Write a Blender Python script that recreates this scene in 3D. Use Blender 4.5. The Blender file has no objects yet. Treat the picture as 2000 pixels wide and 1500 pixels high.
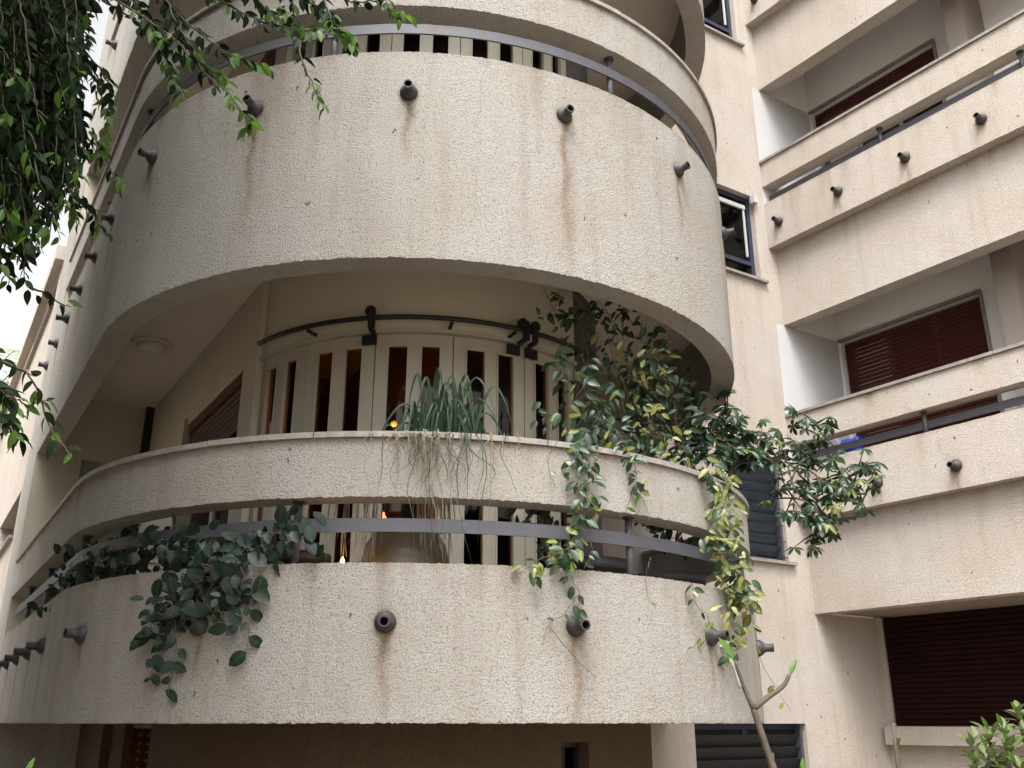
import bpy, math, random
import numpy as np
from mathutils import Vector, Matrix
random.seed(7); rng = np.random.default_rng(11)
D = bpy.data; SC = bpy.context.scene; COL = SC.collection
EYE = 1.6                                   # camera height; heights below are given above eye level, then raised
# ------------------------------------------------------------------ camera, sky, sun, exposure
TH = math.atan(662/1834.0)
cam = D.objects.new('camera', D.cameras.new('camera')); COL.objects.link(cam)
cam.location = (0, 0, EYE); cam.rotation_euler = (math.pi/2+TH, 0, 0)
cam.data.sensor_width = 36; cam.data.lens = 36*1834/2000.0; cam.data.clip_start = 0.05; cam.data.clip_end = 2000
SC.camera = cam
SUN_DIR = Vector((-0.06, -0.50, 0.86)).normalized()      # towards the sun
w = D.worlds.new('World'); SC.world = w; w.use_nodes = True
nt = w.node_tree; nt.nodes.clear()
sky = nt.nodes.new('ShaderNodeTexSky'); sky.sky_type = 'NISHITA'; sky.sun_disc = False
sky.sun_elevation = math.asin(SUN_DIR.z); sky.sun_rotation = math.atan2(SUN_DIR.x, SUN_DIR.y)
sky.air_density = 1.0; sky.dust_density = 7.0; sky.ozone_density = 0.6
bg = nt.nodes.new('ShaderNodeBackground'); bg.inputs[1].default_value = 0.15
out = nt.nodes.new('ShaderNodeOutputWorld')
bw = nt.nodes.new('ShaderNodeRGBToBW'); hs = nt.nodes.new('ShaderNodeMix'); hs.data_type = 'RGBA'; hs.inputs[0].default_value = .97   # thin overcast
nt.links.new(sky.outputs[0], bw.inputs[0]); nt.links.new(sky.outputs[0], hs.inputs[6]); nt.links.new(bw.outputs[0], hs.inputs[7]); nt.links.new(hs.outputs[2], bg.inputs[0]); nt.links.new(bg.outputs[0], out.inputs[0])
sl = D.lights.new('sun', 'SUN'); sl.energy = 0.5; sl.angle = math.radians(20); sl.color = (1.0, 0.95, 0.87)
sun = D.objects.new('sun', sl); COL.objects.link(sun)
sun.rotation_euler = SUN_DIR.to_track_quat('Z', 'Y').to_euler()
SC.view_settings.view_transform = 'Standard'; SC.view_settings.look = 'None'
SC.view_settings.exposure = 1.98; SC.view_settings.gamma = 1.0
SC.render.engine = 'CYCLES'
SC.cycles.max_bounces = 8; SC.cycles.transparent_max_bounces = 16

# ------------------------------------------------------------------ materials
def mat(name):
    m = D.materials.new(name); m.use_nodes = True
    n = m.node_tree; b = n.nodes['Principled BSDF']
    return m, n, b
def N(n, t, **k):
    x = n.nodes.new(t)
    for a, v in k.items(): setattr(x, a, v)
    return x
def ramp(n, src, stops):
    r = N(n, 'ShaderNodeValToRGB'); e = r.color_ramp.elements
    e[0].position, e[0].color = stops[0][0], tuple(stops[0][1])+(1,) if len(stops[0][1]) == 3 else stops[0][1]
    e[1].position, e[1].color = stops[-1][0], tuple(stops[-1][1])+(1,)
    for p, c in stops[1:-1]:
        q = e.new(p); q.color = tuple(c)+(1,)
    n.links.new(src, r.inputs[0]); return r
def noise(n, co, scale, detail=3, rough=.55, dist=0):
    t = N(n, 'ShaderNodeTexNoise'); t.inputs['Scale'].default_value = scale; t.inputs['Detail'].default_value = detail
    t.inputs['Roughness'].default_value = rough; t.inputs['Distortion'].default_value = dist
    n.links.new(co, t.inputs['Vector']); return t
def mixc(n, fac, a, b, mode='MIX'):
    m = N(n, 'ShaderNodeMix', data_type='RGBA', blend_type=mode)
    for s, v in ((0, fac), (6, a), (7, b)):
        if isinstance(v, (int, float)): m.inputs[s].default_value = v
        elif isinstance(v, (tuple, list)): m.inputs[s].default_value = tuple(v)+(1,)
        else: n.links.new(v, m.inputs[s])
    return m.outputs[2]
def math_(n, op, a, b=None, clamp=False):
    m = N(n, 'ShaderNodeMath', operation=op, use_clamp=clamp)
    for i, v in enumerate((a, b)):
        if v is None: continue
        if isinstance(v, (int, float)): m.inputs[i].default_value = v
        else: n.links.new(v, m.inputs[i])
    return m.outputs[0]
def mapping(n, co, sc):
    m = N(n, 'ShaderNodeMapping'); m.inputs['Scale'].default_value = sc
    n.links.new(co, m.inputs[0]); return m.outputs[0]

def stucco(name, base, dark, bumpd=.009, speck=True, grain=100):
    m, n, b = mat(name)
    tc = N(n, 'ShaderNodeTexCoord'); co = tc.outputs['Object']
    big = noise(n, co, 1.3, 4, .6)
    c = mixc(n, ramp(n, big.outputs[0], [(.3, (0,)*3), (.7, (1,)*3)]).outputs[0], base, tuple(x*y for x, y in zip(base, (.90, .865, .80))))
    st = noise(n, mapping(n, co, (9, 9, .55)), 1.0, 3, .6)
    c = mixc(n, math_(n, 'MULTIPLY', ramp(n, st.outputs[0], [(.52, (0,)*3), (.75, (1,)*3)]).outputs[0], .30), c, dark)
    g = noise(n, co, grain, 4, .75, .3)
    pits = ramp(n, g.outputs[0], [(.36, (1,)*3), (.48, (0,)*3)])
    c = mixc(n, math_(n, 'MULTIPLY', pits.outputs[0], .62), c, tuple(x*.55 for x in dark))
    cw = mixc(n, .35, co, noise(n, co, 2.2, 4, .65).outputs['Color'], 'ADD')
    vc = N(n, 'ShaderNodeTexVoronoi', feature='DISTANCE_TO_EDGE'); vc.inputs['Scale'].default_value = .55; n.links.new(cw, vc.inputs['Vector'])
    crk = math_(n, 'MULTIPLY', math_(n, 'LESS_THAN', vc.outputs['Distance'], .0022), ramp(n, noise(n, co, .9, 2).outputs[0], [(.5, (0,)*3), (.6, (1,)*3)]).outputs[0])
    c = mixc(n, math_(n, 'MULTIPLY', crk, .20), c, tuple(x*.4 for x in dark))
    mott = ramp(n, noise(n, co, 4.5, 5, .7, .5).outputs[0], [(.45, (0,)*3), (.75, (1,)*3)])
    c = mixc(n, math_(n, 'MULTIPLY', mott.outputs[0], .28), c, tuple(.5*x+.5*y for x, y in zip(base, dark)))
    at = N(n, 'ShaderNodeAttribute', attribute_name='stain')
    sn = noise(n, co, 38, 3, .7)
    sf = math_(n, 'MULTIPLY', at.outputs['Fac'], ramp(n, sn.outputs[0], [(.25, (.45,)*3), (.7, (1.15,)*3)]).outputs[0], True)
    c = mixc(n, sf, c, (.17, .10, .045))
    if speck:
        v = N(n, 'ShaderNodeTexVoronoi'); v.inputs['Scale'].default_value = 8; v.inputs['Randomness'].default_value = 1
        wob = noise(n, co, 30, 2)
        cc = mixc(n, .05, co, wob.outputs['Color'], 'ADD')
        n.links.new(mapping(n, cc, (1, 1, .6)), v.inputs['Vector'])
        sp = math_(n, 'LESS_THAN', v.outputs['Distance'], .07)
        sepc = N(n, 'ShaderNodeSeparateColor'); n.links.new(v.outputs['Color'], sepc.inputs[0])
        keep = math_(n, 'GREATER_THAN', sepc.outputs[0], .6)
        c = mixc(n, math_(n, 'MULTIPLY', math_(n, 'MULTIPLY', sp, keep), .75), c, (.05, .032, .02))
    n.links.new(c, b.inputs['Base Color'])
    b.inputs['Roughness'].default_value = .93; b.inputs['Specular IOR Level'].default_value = .2
    g2 = noise(n, co, grain*2.3, 2, .6)
    h = math_(n, 'ADD', ramp(n, g.outputs[0], [(.3, (0,)*3), (.66, (1,)*3)]).outputs[0], math_(n, 'MULTIPLY', g2.outputs[0], .45))
    bp = N(n, 'ShaderNodeBump'); bp.inputs['Distance'].default_value = bumpd; bp.inputs['Strength'].default_value = .9
    n.links.new(h, bp.inputs['Height']); n.links.new(bp.outputs[0], b.inputs['Normal'])
    return m
def simple(name, col, rough=.6, metal=0, var=.12, sc=6, bump=0, bsc=80, spec=.5, stretch=(1, 1, 1), coat=0):
    m, n, b = mat(name); tc = N(n, 'ShaderNodeTexCoord'); co = mapping(n, tc.outputs['Object'], stretch)
    t = noise(n, co, sc, 5, .6)
    c = mixc(n, ramp(n, t.outputs[0], [(.3, (0,)*3), (.7, (1,)*3)]).outputs[0], tuple(x*(1-var) for x in col), tuple(min(1, x*(1+var)) for x in col))
    n.links.new(c, b.inputs['Base Color']); b.inputs['Roughness'].default_value = rough; b.inputs['Metallic'].default_value = metal
    b.inputs['Specular IOR Level'].default_value = spec; b.inputs['Coat Weight'].default_value = coat
    if bump:
        t2 = noise(n, co, bsc, 3, .6); bp = N(n, 'ShaderNodeBump'); bp.inputs['Distance'].default_value = bump
        n.links.new(t2.outputs[0], bp.inputs['Height']); n.links.new(bp.outputs[0], b.inputs['Normal'])
    return m
M = {}
M['stucco'] = stucco('rough_cream_stucco', (.415, .40, .375), (.20, .155, .11))
M['stucco_r'] = stucco('cream_wall_stucco', (.50, .455, .415), (.29, .225, .16), .005, True, 120)
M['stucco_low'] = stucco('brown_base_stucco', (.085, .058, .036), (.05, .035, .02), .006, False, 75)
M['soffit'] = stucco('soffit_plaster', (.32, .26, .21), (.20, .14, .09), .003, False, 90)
M['plaster'] = simple('smooth_cream_plaster', (.47, .43, .34), .85, 0, .06, 1.6, .002, 60, .2)
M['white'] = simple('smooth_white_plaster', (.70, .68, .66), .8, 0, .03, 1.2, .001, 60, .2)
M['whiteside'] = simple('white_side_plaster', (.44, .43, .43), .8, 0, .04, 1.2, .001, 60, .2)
M['ceiling'] = simple('painted_ceiling', (.60, .53, .46), .85, 0, .05, 1.4, .001, 50, .2)
M['coping'] = simple('grey_coping_stone', (.22, .20, .18), .7, 0, .25, 14, .002, 90, .3)
M['metal'] = simple('grey_painted_steel', (.115, .115, .13), .5, .3, .18, 12, .0008, 120)
def rusted(name, col):
    m, n, b = mat(name); tc = N(n, 'ShaderNodeTexCoord'); co = tc.outputs['Object']
    c = mixc(n, noise(n, co, 12, 4).outputs[0], tuple(x*.75 for x in col), tuple(x*1.2 for x in col))
    ru = noise(n, co, 5, 6, .7); f = ramp(n, ru.outputs[0], [(.58, (0,)*3), (.68, (1,)*3)])
    c = mixc(n, math_(n, 'MULTIPLY', f.outputs[0], .7), c, (.075, .035, .02))
    fl = noise(n, co, 28, 4, .7); f2 = ramp(n, fl.outputs[0], [(.66, (0,)*3), (.70, (1,)*3)])
    c = mixc(n, math_(n, 'MULTIPLY', f2.outputs[0], .5), c, tuple(x*1.8 for x in col))
    n.links.new(c, b.inputs['Base Color']); b.inputs['Roughness'].default_value = .6; b.inputs['Metallic'].default_value = .15
    bp = N(n, 'ShaderNodeBump'); bp.inputs['Distance'].default_value = .002; n.links.new(fl.outputs[0], bp.inputs['Height']); n.links.new(bp.outputs[0], b.inputs['Normal'])
    return m
M['metal'] = rusted('grey_rusted_steel', (.058, .058, .068))
M['dmetal'] = simple('black_steel', (.018, .018, .02), .45, .4, .2, 10)
M['pipe'] = simple('rusty_dark_pipe', (.036, .031, .033), .6, .2, .35, 25, .001, 120)
M['greywall'] = simple('dark_grey_loggia_wall', (.07, .065, .065), .8, 0, .08, 2)  # right end of the inner loggia wall, set darker than its cream plaster
M['fin'] = simple('taupe_plaster', (.20, .17, .15), .85, 0, .06, 2)
M['ventslat'] = simple('dull_vent_slat', (.035, .010, .006), .95, 0, .3, 5, 0, 60, 0)
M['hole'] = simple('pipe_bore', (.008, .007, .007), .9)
M['doorpaint'] = simple('cream_door_paint', (.38, .35, .28), .5, 0, .05, 3, .0006, 40)
M['whiteframe'] = simple('white_frame_paint', (.42, .42, .41), .45, 0, .04, 3)
M['blueframe'] = simple('dark_blue_frame', (.022, .027, .052), .4, 0, .1, 4)
M['slat'] = simple('brown_red_slat', (.050, .009, .008), .6, 0, .35, 5, .001, 60, .25, (.6, .6, 18))
M['slatg'] = simple('dark_brown_slat', (.014, .0035, .003), .7, 0, .35, 5, .001, 60, .1, (.6, .6, 18))
M['wood'] = simple('brown_wood', (.085, .028, .015), .6, 0, .3, 4, .001, 40, .3, (1, 1, 9))
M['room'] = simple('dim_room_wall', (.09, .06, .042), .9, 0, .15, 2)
M['roomw'] = simple('warm_room_wall', (.22, .13, .07), .9, 0, .15, 2)
M['pot'] = simple('olive_glazed_pot', (.085, .064, .034), .5, 0, .35, 7, .001, 30, .6, (1, 1, 1), .1)
M['potdark'] = simple('dark_plastic_pot', (.03, .03, .032), .55, 0, .2, 9)
M['dry'] = simple('dry_blade', (.11, .080, .042), .8, 0, .4, 20)
M['root'] = simple('pale_fibre', (.20, .18, .16), .85, 0, .4, 20)
M['stem'] = simple('vine_stem', (.10, .065, .035), .75, 0, .3, 18)
M['twig'] = simple('dark_twig', (.045, .035, .022), .8, 0, .3, 18)
M['bark'] = simple('grey_green_bark', (.060, .045, .030), .8, 0, .4, 16, .002, 60)
M['paper'] = simple('pale_cloth', (.46, .44, .45), .8, 0, .06, 9, .001, 30)
M['purple'] = simple('purple_cloth', (.14, .05, .16), .85, 0, .2, 9)
M['bluebag'] = simple('blue_plastic_bag', (.012, .035, .40), .35, 0, .25, 14, .004, 18)
M['navy'] = simple('navy_plastic', (.012, .014, .06), .5)
M['chair'] = simple('grey_plastic', (.30, .29, .32), .5)
M['soil'] = simple('dusty_courtyard_ground', (.22, .185, .145), .95, 0, .4, 3, .02, 12, .1)
M['lampglass'] = simple('opal_glass', (.55, .52, .42), .35, 0, .05)
def glass(name, tint, refl=.25, rough=.05):
    m, n, b = mat(name); n.nodes.remove(b)
    tr = N(n, 'ShaderNodeBsdfTransparent'); tr.inputs[0].default_value = tint+(1,)
    gl = N(n, 'ShaderNodeBsdfGlossy'); gl.inputs['Roughness'].default_value = rough; gl.inputs[0].default_value = (.9, .9, .95, 1)
    fr = N(n, 'ShaderNodeLayerWeight'); fr.inputs[0].default_value = refl
    mx = N(n, 'ShaderNodeMixShader'); n.links.new(fr.outputs['Fresnel'], mx.inputs[0])
    n.links.new(tr.outputs[0], mx.inputs[1]); n.links.new(gl.outputs[0], mx.inputs[2])
    n.links.new(mx.outputs[0], n.nodes['Material Output'].inputs[0]); return m
M['glass'] = glass('dim_window_glass', (.45, .38, .32), .22)
M['bglass'] = glass('blue_louvre_glass', (.35, .48, .58), .45, .25)
M['louvre'] = simple('dark_blue_louvre_glass', (.016, .027, .042), .3, 0, .2, 5)
M['louvred'] = simple('black_louvre_glass', (.006, .006, .009), .6, 0, .2, 5)
def emit(name, col, s):
    m, n, b = mat(name); b.inputs['Base Color'].default_value = col+(1,)
    b.inputs['Emission Color'].default_value = col+(1,); b.inputs['Emission Strength'].default_value = s; return m
M['bulb'] = emit('lit_warm_bulb', (1.0, .50, .15), 9)
M['bulb2'] = emit('lit_room_lamp', (1.0, .42, .10), 5)
def leafmat(name, c1, c2, rough=.35, edge=None, trans=.25, center=None, spec=.3):
    m, n, b = mat(name)
    oi = N(n, 'ShaderNodeObjectInfo'); geo = N(n, 'ShaderNodeNewGeometry'); tc = N(n, 'ShaderNodeTexCoord')
    t = noise(n, tc.outputs['Object'], 9, 2)
    f = math_(n, 'FRACT', math_(n, 'ADD', math_(n, 'ADD', oi.outputs['Random'], geo.outputs['Random Per Island']), t.outputs[0]))
    c = mixc(n, f, c1, c2)
    uv = N(n, 'ShaderNodeUVMap'); sep = N(n, 'ShaderNodeSeparateXYZ'); n.links.new(uv.outputs[0], sep.inputs[0])
    du = math_(n, 'ABSOLUTE', math_(n, 'SUBTRACT', sep.outputs[0], .5))
    vein = math_(n, 'LESS_THAN', du, .035)
    c = mixc(n, math_(n, 'MULTIPLY', vein, .35), c, tuple(min(1, x*2.2+.01) for x in c2))
    if center:
        nn = noise(n, uv.outputs[0], 5, 3); k = math_(n, 'ADD', du, math_(n, 'MULTIPLY', math_(n, 'SUBTRACT', nn.outputs[0], .5), .35))
        inn = math_(n, 'LESS_THAN', k, .27)
        c = mixc(n, math_(n, 'MULTIPLY', inn, .9), c, center)
    n.links.new(c, b.inputs['Base Color']); b.inputs['Roughness'].default_value = rough
    b.inputs['Specular IOR Level'].default_value = spec
    tl = N(n, 'ShaderNodeBsdfTranslucent'); n.links.new(mixc(n, .5, c, tuple(min(1, x*2) for x in c2)), tl.inputs[0])
    mx = N(n, 'ShaderNodeMixShader'); mx.inputs[0].default_value = trans
    n.links.new(b.outputs[0], mx.inputs[1]); n.links.new(tl.outputs[0], mx.inputs[2])
    n.links.new(mx.outputs[0], n.nodes['Material Output'].inputs[0]); return m
M['lf_vine'] = leafmat('bluish_dark_leaf', (0.0043, 0.0108, 0.0072), (0.0173, 0.0331, 0.0223), .40, trans=.12, spec=.22)
M['lf_hoya'] = leafmat('dark_green_leaf', (0.0080, 0.0200, 0.0085), (0.0240, 0.0500, 0.0200), .33, trans=.15)
M['lf_var'] = leafmat('variegated_leaf', (0.0288, 0.0612, 0.0216), (0.0540, 0.0936, 0.0324), .35, trans=.2, center=(.20, .20, .055))
M['lf_yel'] = leafmat('yellowing_leaf', (0.1584, 0.1656, 0.0360), (0.2304, 0.2016, 0.0576), .45, trans=.25)
M['lf_sch'] = leafmat('glossy_umbrella_leaf', (0.0072, 0.0194, 0.0086), (0.0216, 0.0461, 0.0173), .30, trans=.12)
M['lf_schv'] = leafmat('umbrella_leaf_patched', (0.0324, 0.0648, 0.0216), (0.0720, 0.1152, 0.0360), .32, trans=.2, center=(.16, .17, .05))
M['lf_fic'] = leafmat('fig_leaf', (0.0029, 0.0072, 0.0029), (0.0079, 0.0194, 0.0058), .5, trans=.10, spec=.07)
M['lf_ficy'] = leafmat('young_fig_leaf', (0.0360, 0.0864, 0.0086), (0.0720, 0.1440, 0.0180), .4, trans=.45)
M['lf_bright'] = leafmat('fresh_leaf', (0.0504, 0.1152, 0.0144), (0.0864, 0.1800, 0.0288), .4, trans=.4)
M['lf_shrub'] = leafmat('mottled_shrub_leaf', (0.0252, 0.0540, 0.0158), (0.0648, 0.0936, 0.0288), .4, trans=.25, center=(.10, .12, .04))
M['blade'] = leafmat('strap_leaf', (0.0072, 0.0173, 0.0094), (0.0245, 0.0432, 0.0230), .5, trans=.15, spec=.12)
M['palm'] = leafmat('palm_leaflet', (0.0720, 0.1440, 0.0216), (0.1440, 0.2160, 0.0360), .45, trans=.5)
M['flower'] = simple('orange_flower', (.85, .32, .02), .6)
M['redfl'] = simple('red_flower', (.55, .07, .03), .6)

# ------------------------------------------------------------------ object helpers
def tag(o, label=None, cat=None, group=None, kind=None):
    for k, v in (('label', label), ('category', cat), ('group', group), ('kind', kind)):
        if v: o[k] = v
    return o
def empty(name, loc=(0, 0, 0)):
    o = D.objects.new(name, None); o.location = loc; o.empty_display_size = .2; COL.objects.link(o); return o
def link(name, me, m=None, parent=None):
    o = D.objects.new(name, me); COL.objects.link(o)
    if m is not None: me.materials.append(m)
    if parent is not None:
        o.parent = parent
        if parent.parent is None and parent.type == 'EMPTY': o.matrix_parent_inverse = Matrix.Translation(-Vector(parent.location))
    return o
def mesh(name, verts, faces, m, parent=None, smooth=False):
    me = D.meshes.new(name); me.from_pydata([tuple(v) for v in verts], [], faces); me.update()
    if smooth: me.polygons.foreach_set('use_smooth', [True]*len(me.polygons))
    return link(name, me, m, parent)
class MB:
    def __init__(s): s.v = []; s.f = []
    def box(s, c, ax, ay, az, hx, hy, hz):
        b = len(s.v); c = Vector(c)
        for i in (-1, 1):
            for j in (-1, 1):
                for k in (-1, 1): s.v.append(c+ax*(i*hx)+ay*(j*hy)+az*(k*hz))
        for q in ((0, 1, 3, 2), (4, 6, 7, 5), (0, 4, 5, 1), (2, 3, 7, 6), (0, 2, 6, 4), (1, 5, 7, 3)): s.f.append(tuple(b+i for i in q))
        return s
    def tube(s, pts, rad, n=6):
        pts = [Vector(p) for p in pts]; b = len(s.v)
        for i, p in enumerate(pts):
            d = (pts[min(i+1, len(pts)-1)]-pts[max(i-1, 0)]).normalized()
            a = d.cross(Vector((.31, .17, .93))); a = a.normalized() if a.length > 1e-4 else Vector((1, 0, 0)); c = d.cross(a)
            r = rad[i] if isinstance(rad, (list, tuple)) else rad
            for k in range(n):
                t = 2*math.pi*k/n; s.v.append(p+a*(r*math.cos(t))+c*(r*math.sin(t)))
        for i in range(len(pts)-1):
            for k in range(n): s.f.append((b+i*n+k, b+i*n+(k+1) % n, b+(i+1)*n+(k+1) % n, b+(i+1)*n+k))
        s.f.append(tuple(b+k for k in range(n))[::-1]); s.f.append(tuple(b+(len(pts)-1)*n+k for k in range(n)))
        return s
    def lathe(s, base, axis, prof, n=18):
        axis = Vector(axis).normalized(); a = axis.cross(Vector((0, 0, 1))); a = a.normalized() if a.length > 1e-3 else Vector((1, 0, 0)); c = axis.cross(a)
        b = len(s.v); base = Vector(base)
        for r, h in prof:
            for k in range(n):
                t = 2*math.pi*k/n; s.v.append(base+axis*h+a*(r*math.cos(t))+c*(r*math.sin(t)))
        for i in range(len(prof)-1):
            for k in range(n): s.f.append((b+i*n+k, b+i*n+(k+1) % n, b+(i+1)*n+(k+1) % n, b+(i+1)*n+k))
        s.f.append(tuple(b+k for k in range(n))[::-1]); s.f.append(tuple(b+(len(prof)-1)*n+k for k in range(n)))
        return s
    def build(s, name, m, parent=None, smooth=False):
        o = mesh(name, s.v, s.f, m, parent, smooth)
        return o
Z = Vector((0, 0, 1))

# ------------------------------------------------------------------ plan of the building
C = np.array([-0.70, 7.10]); R = 2.42; A = math.radians(32); B = math.radians(36)
K = np.array([2.90, 9.47])
uf = np.array([-math.sin(A), math.cos(A)]); nf = np.array([-math.cos(A), -math.sin(A)]); T = C+R*nf
un = np.array([math.cos(A), math.sin(A)]); nn = np.array([math.sin(A), -math.cos(A)])
ur = np.array([math.sin(B), -math.cos(B)]); nr = np.array([-math.cos(B), -math.sin(B)])
PHI0 = -58.0
def a_of(phi): return R*math.radians(phi-PHI0)
def bay(a, off):                      # a<0: straight garden front (distance -a from the curve), a>0: round the bay
    a = np.asarray(a, float); off = np.asarray(off, float)
    ph = np.radians(PHI0)+np.maximum(a, 0)/R
    nx, ny = np.sin(ph), -np.cos(ph)
    s = np.maximum(-a, 0)
    x = C[0]+(R+off)*nx+uf[0]*s; y = C[1]+(R+off)*ny+uf[1]*s
    return x, y
def plane(p, u, n):
    def f(a, off):
        a = np.asarray(a, float); off = np.asarray(off, float)
        return p[0]+u[0]*a+n[0]*off, p[1]+u[1]*a+n[1]*off
    return f
narrow = plane(K, un, nn); wing = plane(K, ur, nr)
def P3(mp, a, off, z):
    x, y = mp(a, off); return Vector((float(x), float(y), z+EYE))
def shell(name, mp, a0, a1, z0, z1, o0, o1, m, parent=None, holes=(), da=.2, dz=None, rough=0, stain=None, smooth=True, flip=False):
    """wall or band between a0..a1, z0..z1 with its outer face at off=o0 and inner at o1; holes=(a0,a1,z0,z1)"""
    ac = {a0, a1}; zc = {z0, z1}
    for h in holes:
        ac |= {min(max(h[0], a0), a1), min(max(h[1], a0), a1)}; zc |= {min(max(h[2], z0), z1), min(max(h[3], z0), z1)}
    if a0 < 0 < a1: ac.add(0.0)
    def refine(c, d):
        c = sorted(c); r = [c[0]]
        for p, q in zip(c, c[1:]):
            k = max(1, int(math.ceil((q-p)/d-1e-6))) if d else 1
            r += [p+(q-p)*i/k for i in range(1, k+1)]
        return np.array(r)
    av = refine(ac, da); zv = refine(zc, dz)
    na, nz = len(av), len(zv)
    am = (av[:-1]+av[1:])/2; zm = (zv[:-1]+zv[1:])/2
    keep = np.ones((na-1, nz-1), bool)
    for h in holes:
        keep &= ~(((am > h[0]) & (am < h[1]))[:, None] & ((zm > h[2]) & (zm < h[3]))[None, :])
    AA, ZZ = np.meshgrid(av, zv, indexing='ij')
    of = np.full(AA.shape, float(o0)); zz = ZZ.copy()
    if rough:
        of += rng.uniform(-rough, rough, AA.shape)*.35; of[:, 0] += rng.uniform(-rough, rough*.3, AA.shape[0])
        jj = rng.uniform(-rough, rough, AA.shape)*.8
        zz[:, 0] += jj[:, 0]*1.6-abs(rough)*.3; zz[:, -1] += jj[:, -1]
    x0, y0 = mp(AA, of); x1, y1 = mp(AA, np.full(AA.shape, float(o1)))
    V = np.concatenate([np.stack([x0, y0, zz+EYE], -1).reshape(-1, 3), np.stack([x1, y1, ZZ+EYE], -1).reshape(-1, 3)])
    idx = np.arange(na*nz).reshape(na, nz); S = na*nz
    q = [np.stack([idx[:-1, :-1], idx[1:, :-1], idx[1:, 1:], idx[:-1, 1:]], -1)[keep]]
    q.append(q[0][:, ::-1]+S)
    kp = np.pad(keep, 1)
    for di, dj in ((-1, 0), (1, 0), (0, -1), (0, 1)):
        nb = kp[1+di:na+di, 1+dj:nz+dj]; ed = keep & ~nb
        I, J = np.nonzero(ed)
        if di == -1: e = (idx[I, J+1], idx[I, J])
        elif di == 1: e = (idx[I+1, J], idx[I+1, J+1])
        elif dj == -1: e = (idx[I, J], idx[I+1, J])
        else: e = (idx[I+1, J+1], idx[I, J+1])
        q.append(np.stack([e[1], e[0], e[0]+S, e[1]+S], -1))
    nfront = len(q[0]); F = np.concatenate(q)
    used, inv = np.unique(F, return_inverse=True); V = V[used]; F = inv.reshape(F.shape)
    me = D.meshes.new(name); me.vertices.add(len(V)); me.vertices.foreach_set('co', V.ravel())
    me.loops.add(F.size); me.loops.foreach_set('vertex_index', F.ravel().astype(np.int32))
    me.polygons.add(len(F)); me.polygons.foreach_set('loop_start', (np.arange(len(F))*4).astype(np.int32))
    me.polygons.foreach_set('loop_total', np.full(len(F), 4, np.int32))
    sm = np.zeros(len(F), bool)
    if smooth: sm[:2*nfront] = True
    me.polygons.foreach_set('use_smooth', sm)
    if stain is not None:
        sv = np.zeros(2*S); sv[:S] = stain(AA, ZZ).ravel(); sv[S:] = 0
        at = me.attributes.new('stain', 'FLOAT', 'POINT'); at.data.foreach_set('value', sv[used].astype(np.float32))
    me.update(calc_edges=True)
    if smooth:
        # keep the arrises crisp: edges between front faces and rim are sharp
        try: me.set_sharp_from_angle(angle=math.radians(50))
        except Exception: pass
    return link(name, me, m, parent)
def hbox(name, mp, a0, a1, o0, o1, z0, z1, m, parent=None, da=9):
    return shell(name, mp, a0, a1, z0, z1, max(o0, o1), min(o0, o1), m, parent, da=da, smooth=False)
def slab(name, outline, z0, z1, m, parent):
    n = len(outline); v = [(x, y, z0+EYE) for x, y in outline]+[(x, y, z1+EYE) for x, y in outline]
    f = [tuple(range(n))[::-1], tuple(range(n, 2*n))]+[(i, (i+1) % n, n+(i+1) % n, n+i) for i in range(n)]
    return mesh(name, v, f, m, parent)

# rays: used only to read real places off the photograph's geometry
def ray(x, y):
    u = 750-y
    return np.array([x-1000., 1834*math.cos(TH)-u*math.sin(TH), 1834*math.sin(TH)+u*math.cos(TH)])
def on_bay(x, y, off=0.):
    r = ray(x, y); d = r[:2]; rad = R+off; a = d@d; b = -2*d@C; c = C@C-rad*rad; dd = b*b-4*a*c
    if dd > 0:
        t = (-b-math.sqrt(dd))/2/a; q = r*t; ph = math.degrees(math.atan2(q[0]-C[0], -(q[1]-C[1])))
        if ph > PHI0: return Vector((q[0], q[1], q[2]+EYE))
    if x > 1000:
        t = -b/2/a; q = r*t; return Vector((q[0], q[1], q[2]+EYE))
    p = T+nf*off; t = (p@nf)/(d@nf); q = r*t; return Vector((q[0], q[1], q[2]+EYE))
def at_y(x, y, Y): r = ray(x, y); q = r*(Y/r[1]); return Vector((q[0], q[1], q[2]+EYE))
def on_plane(x, y, p, n):
    r = ray(x, y); t = (p@n)/(r[:2]@n); q = r*t; return Vector((q[0], q[1], q[2]+EYE))

# ------------------------------------------------------------------ ground
gs = 400
g = mesh('ground', [(-gs, -gs, 0), (gs, -gs, 0), (gs, gs, 0), (-gs, gs, 0)], [(0, 1, 2, 3)], M['soil']); tag(g, kind='structure')

# ------------------------------------------------------------------ building
BLD = empty('apartment_building', (0, 8, 0))
tag(BLD, 'cream stucco apartment building with a round balcony bay and a stepped right wing', 'building')
S = 3.106; AE = a_of(124.0); SL = 3.45      # storey, end of the curve, end of the loggia opening
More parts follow.
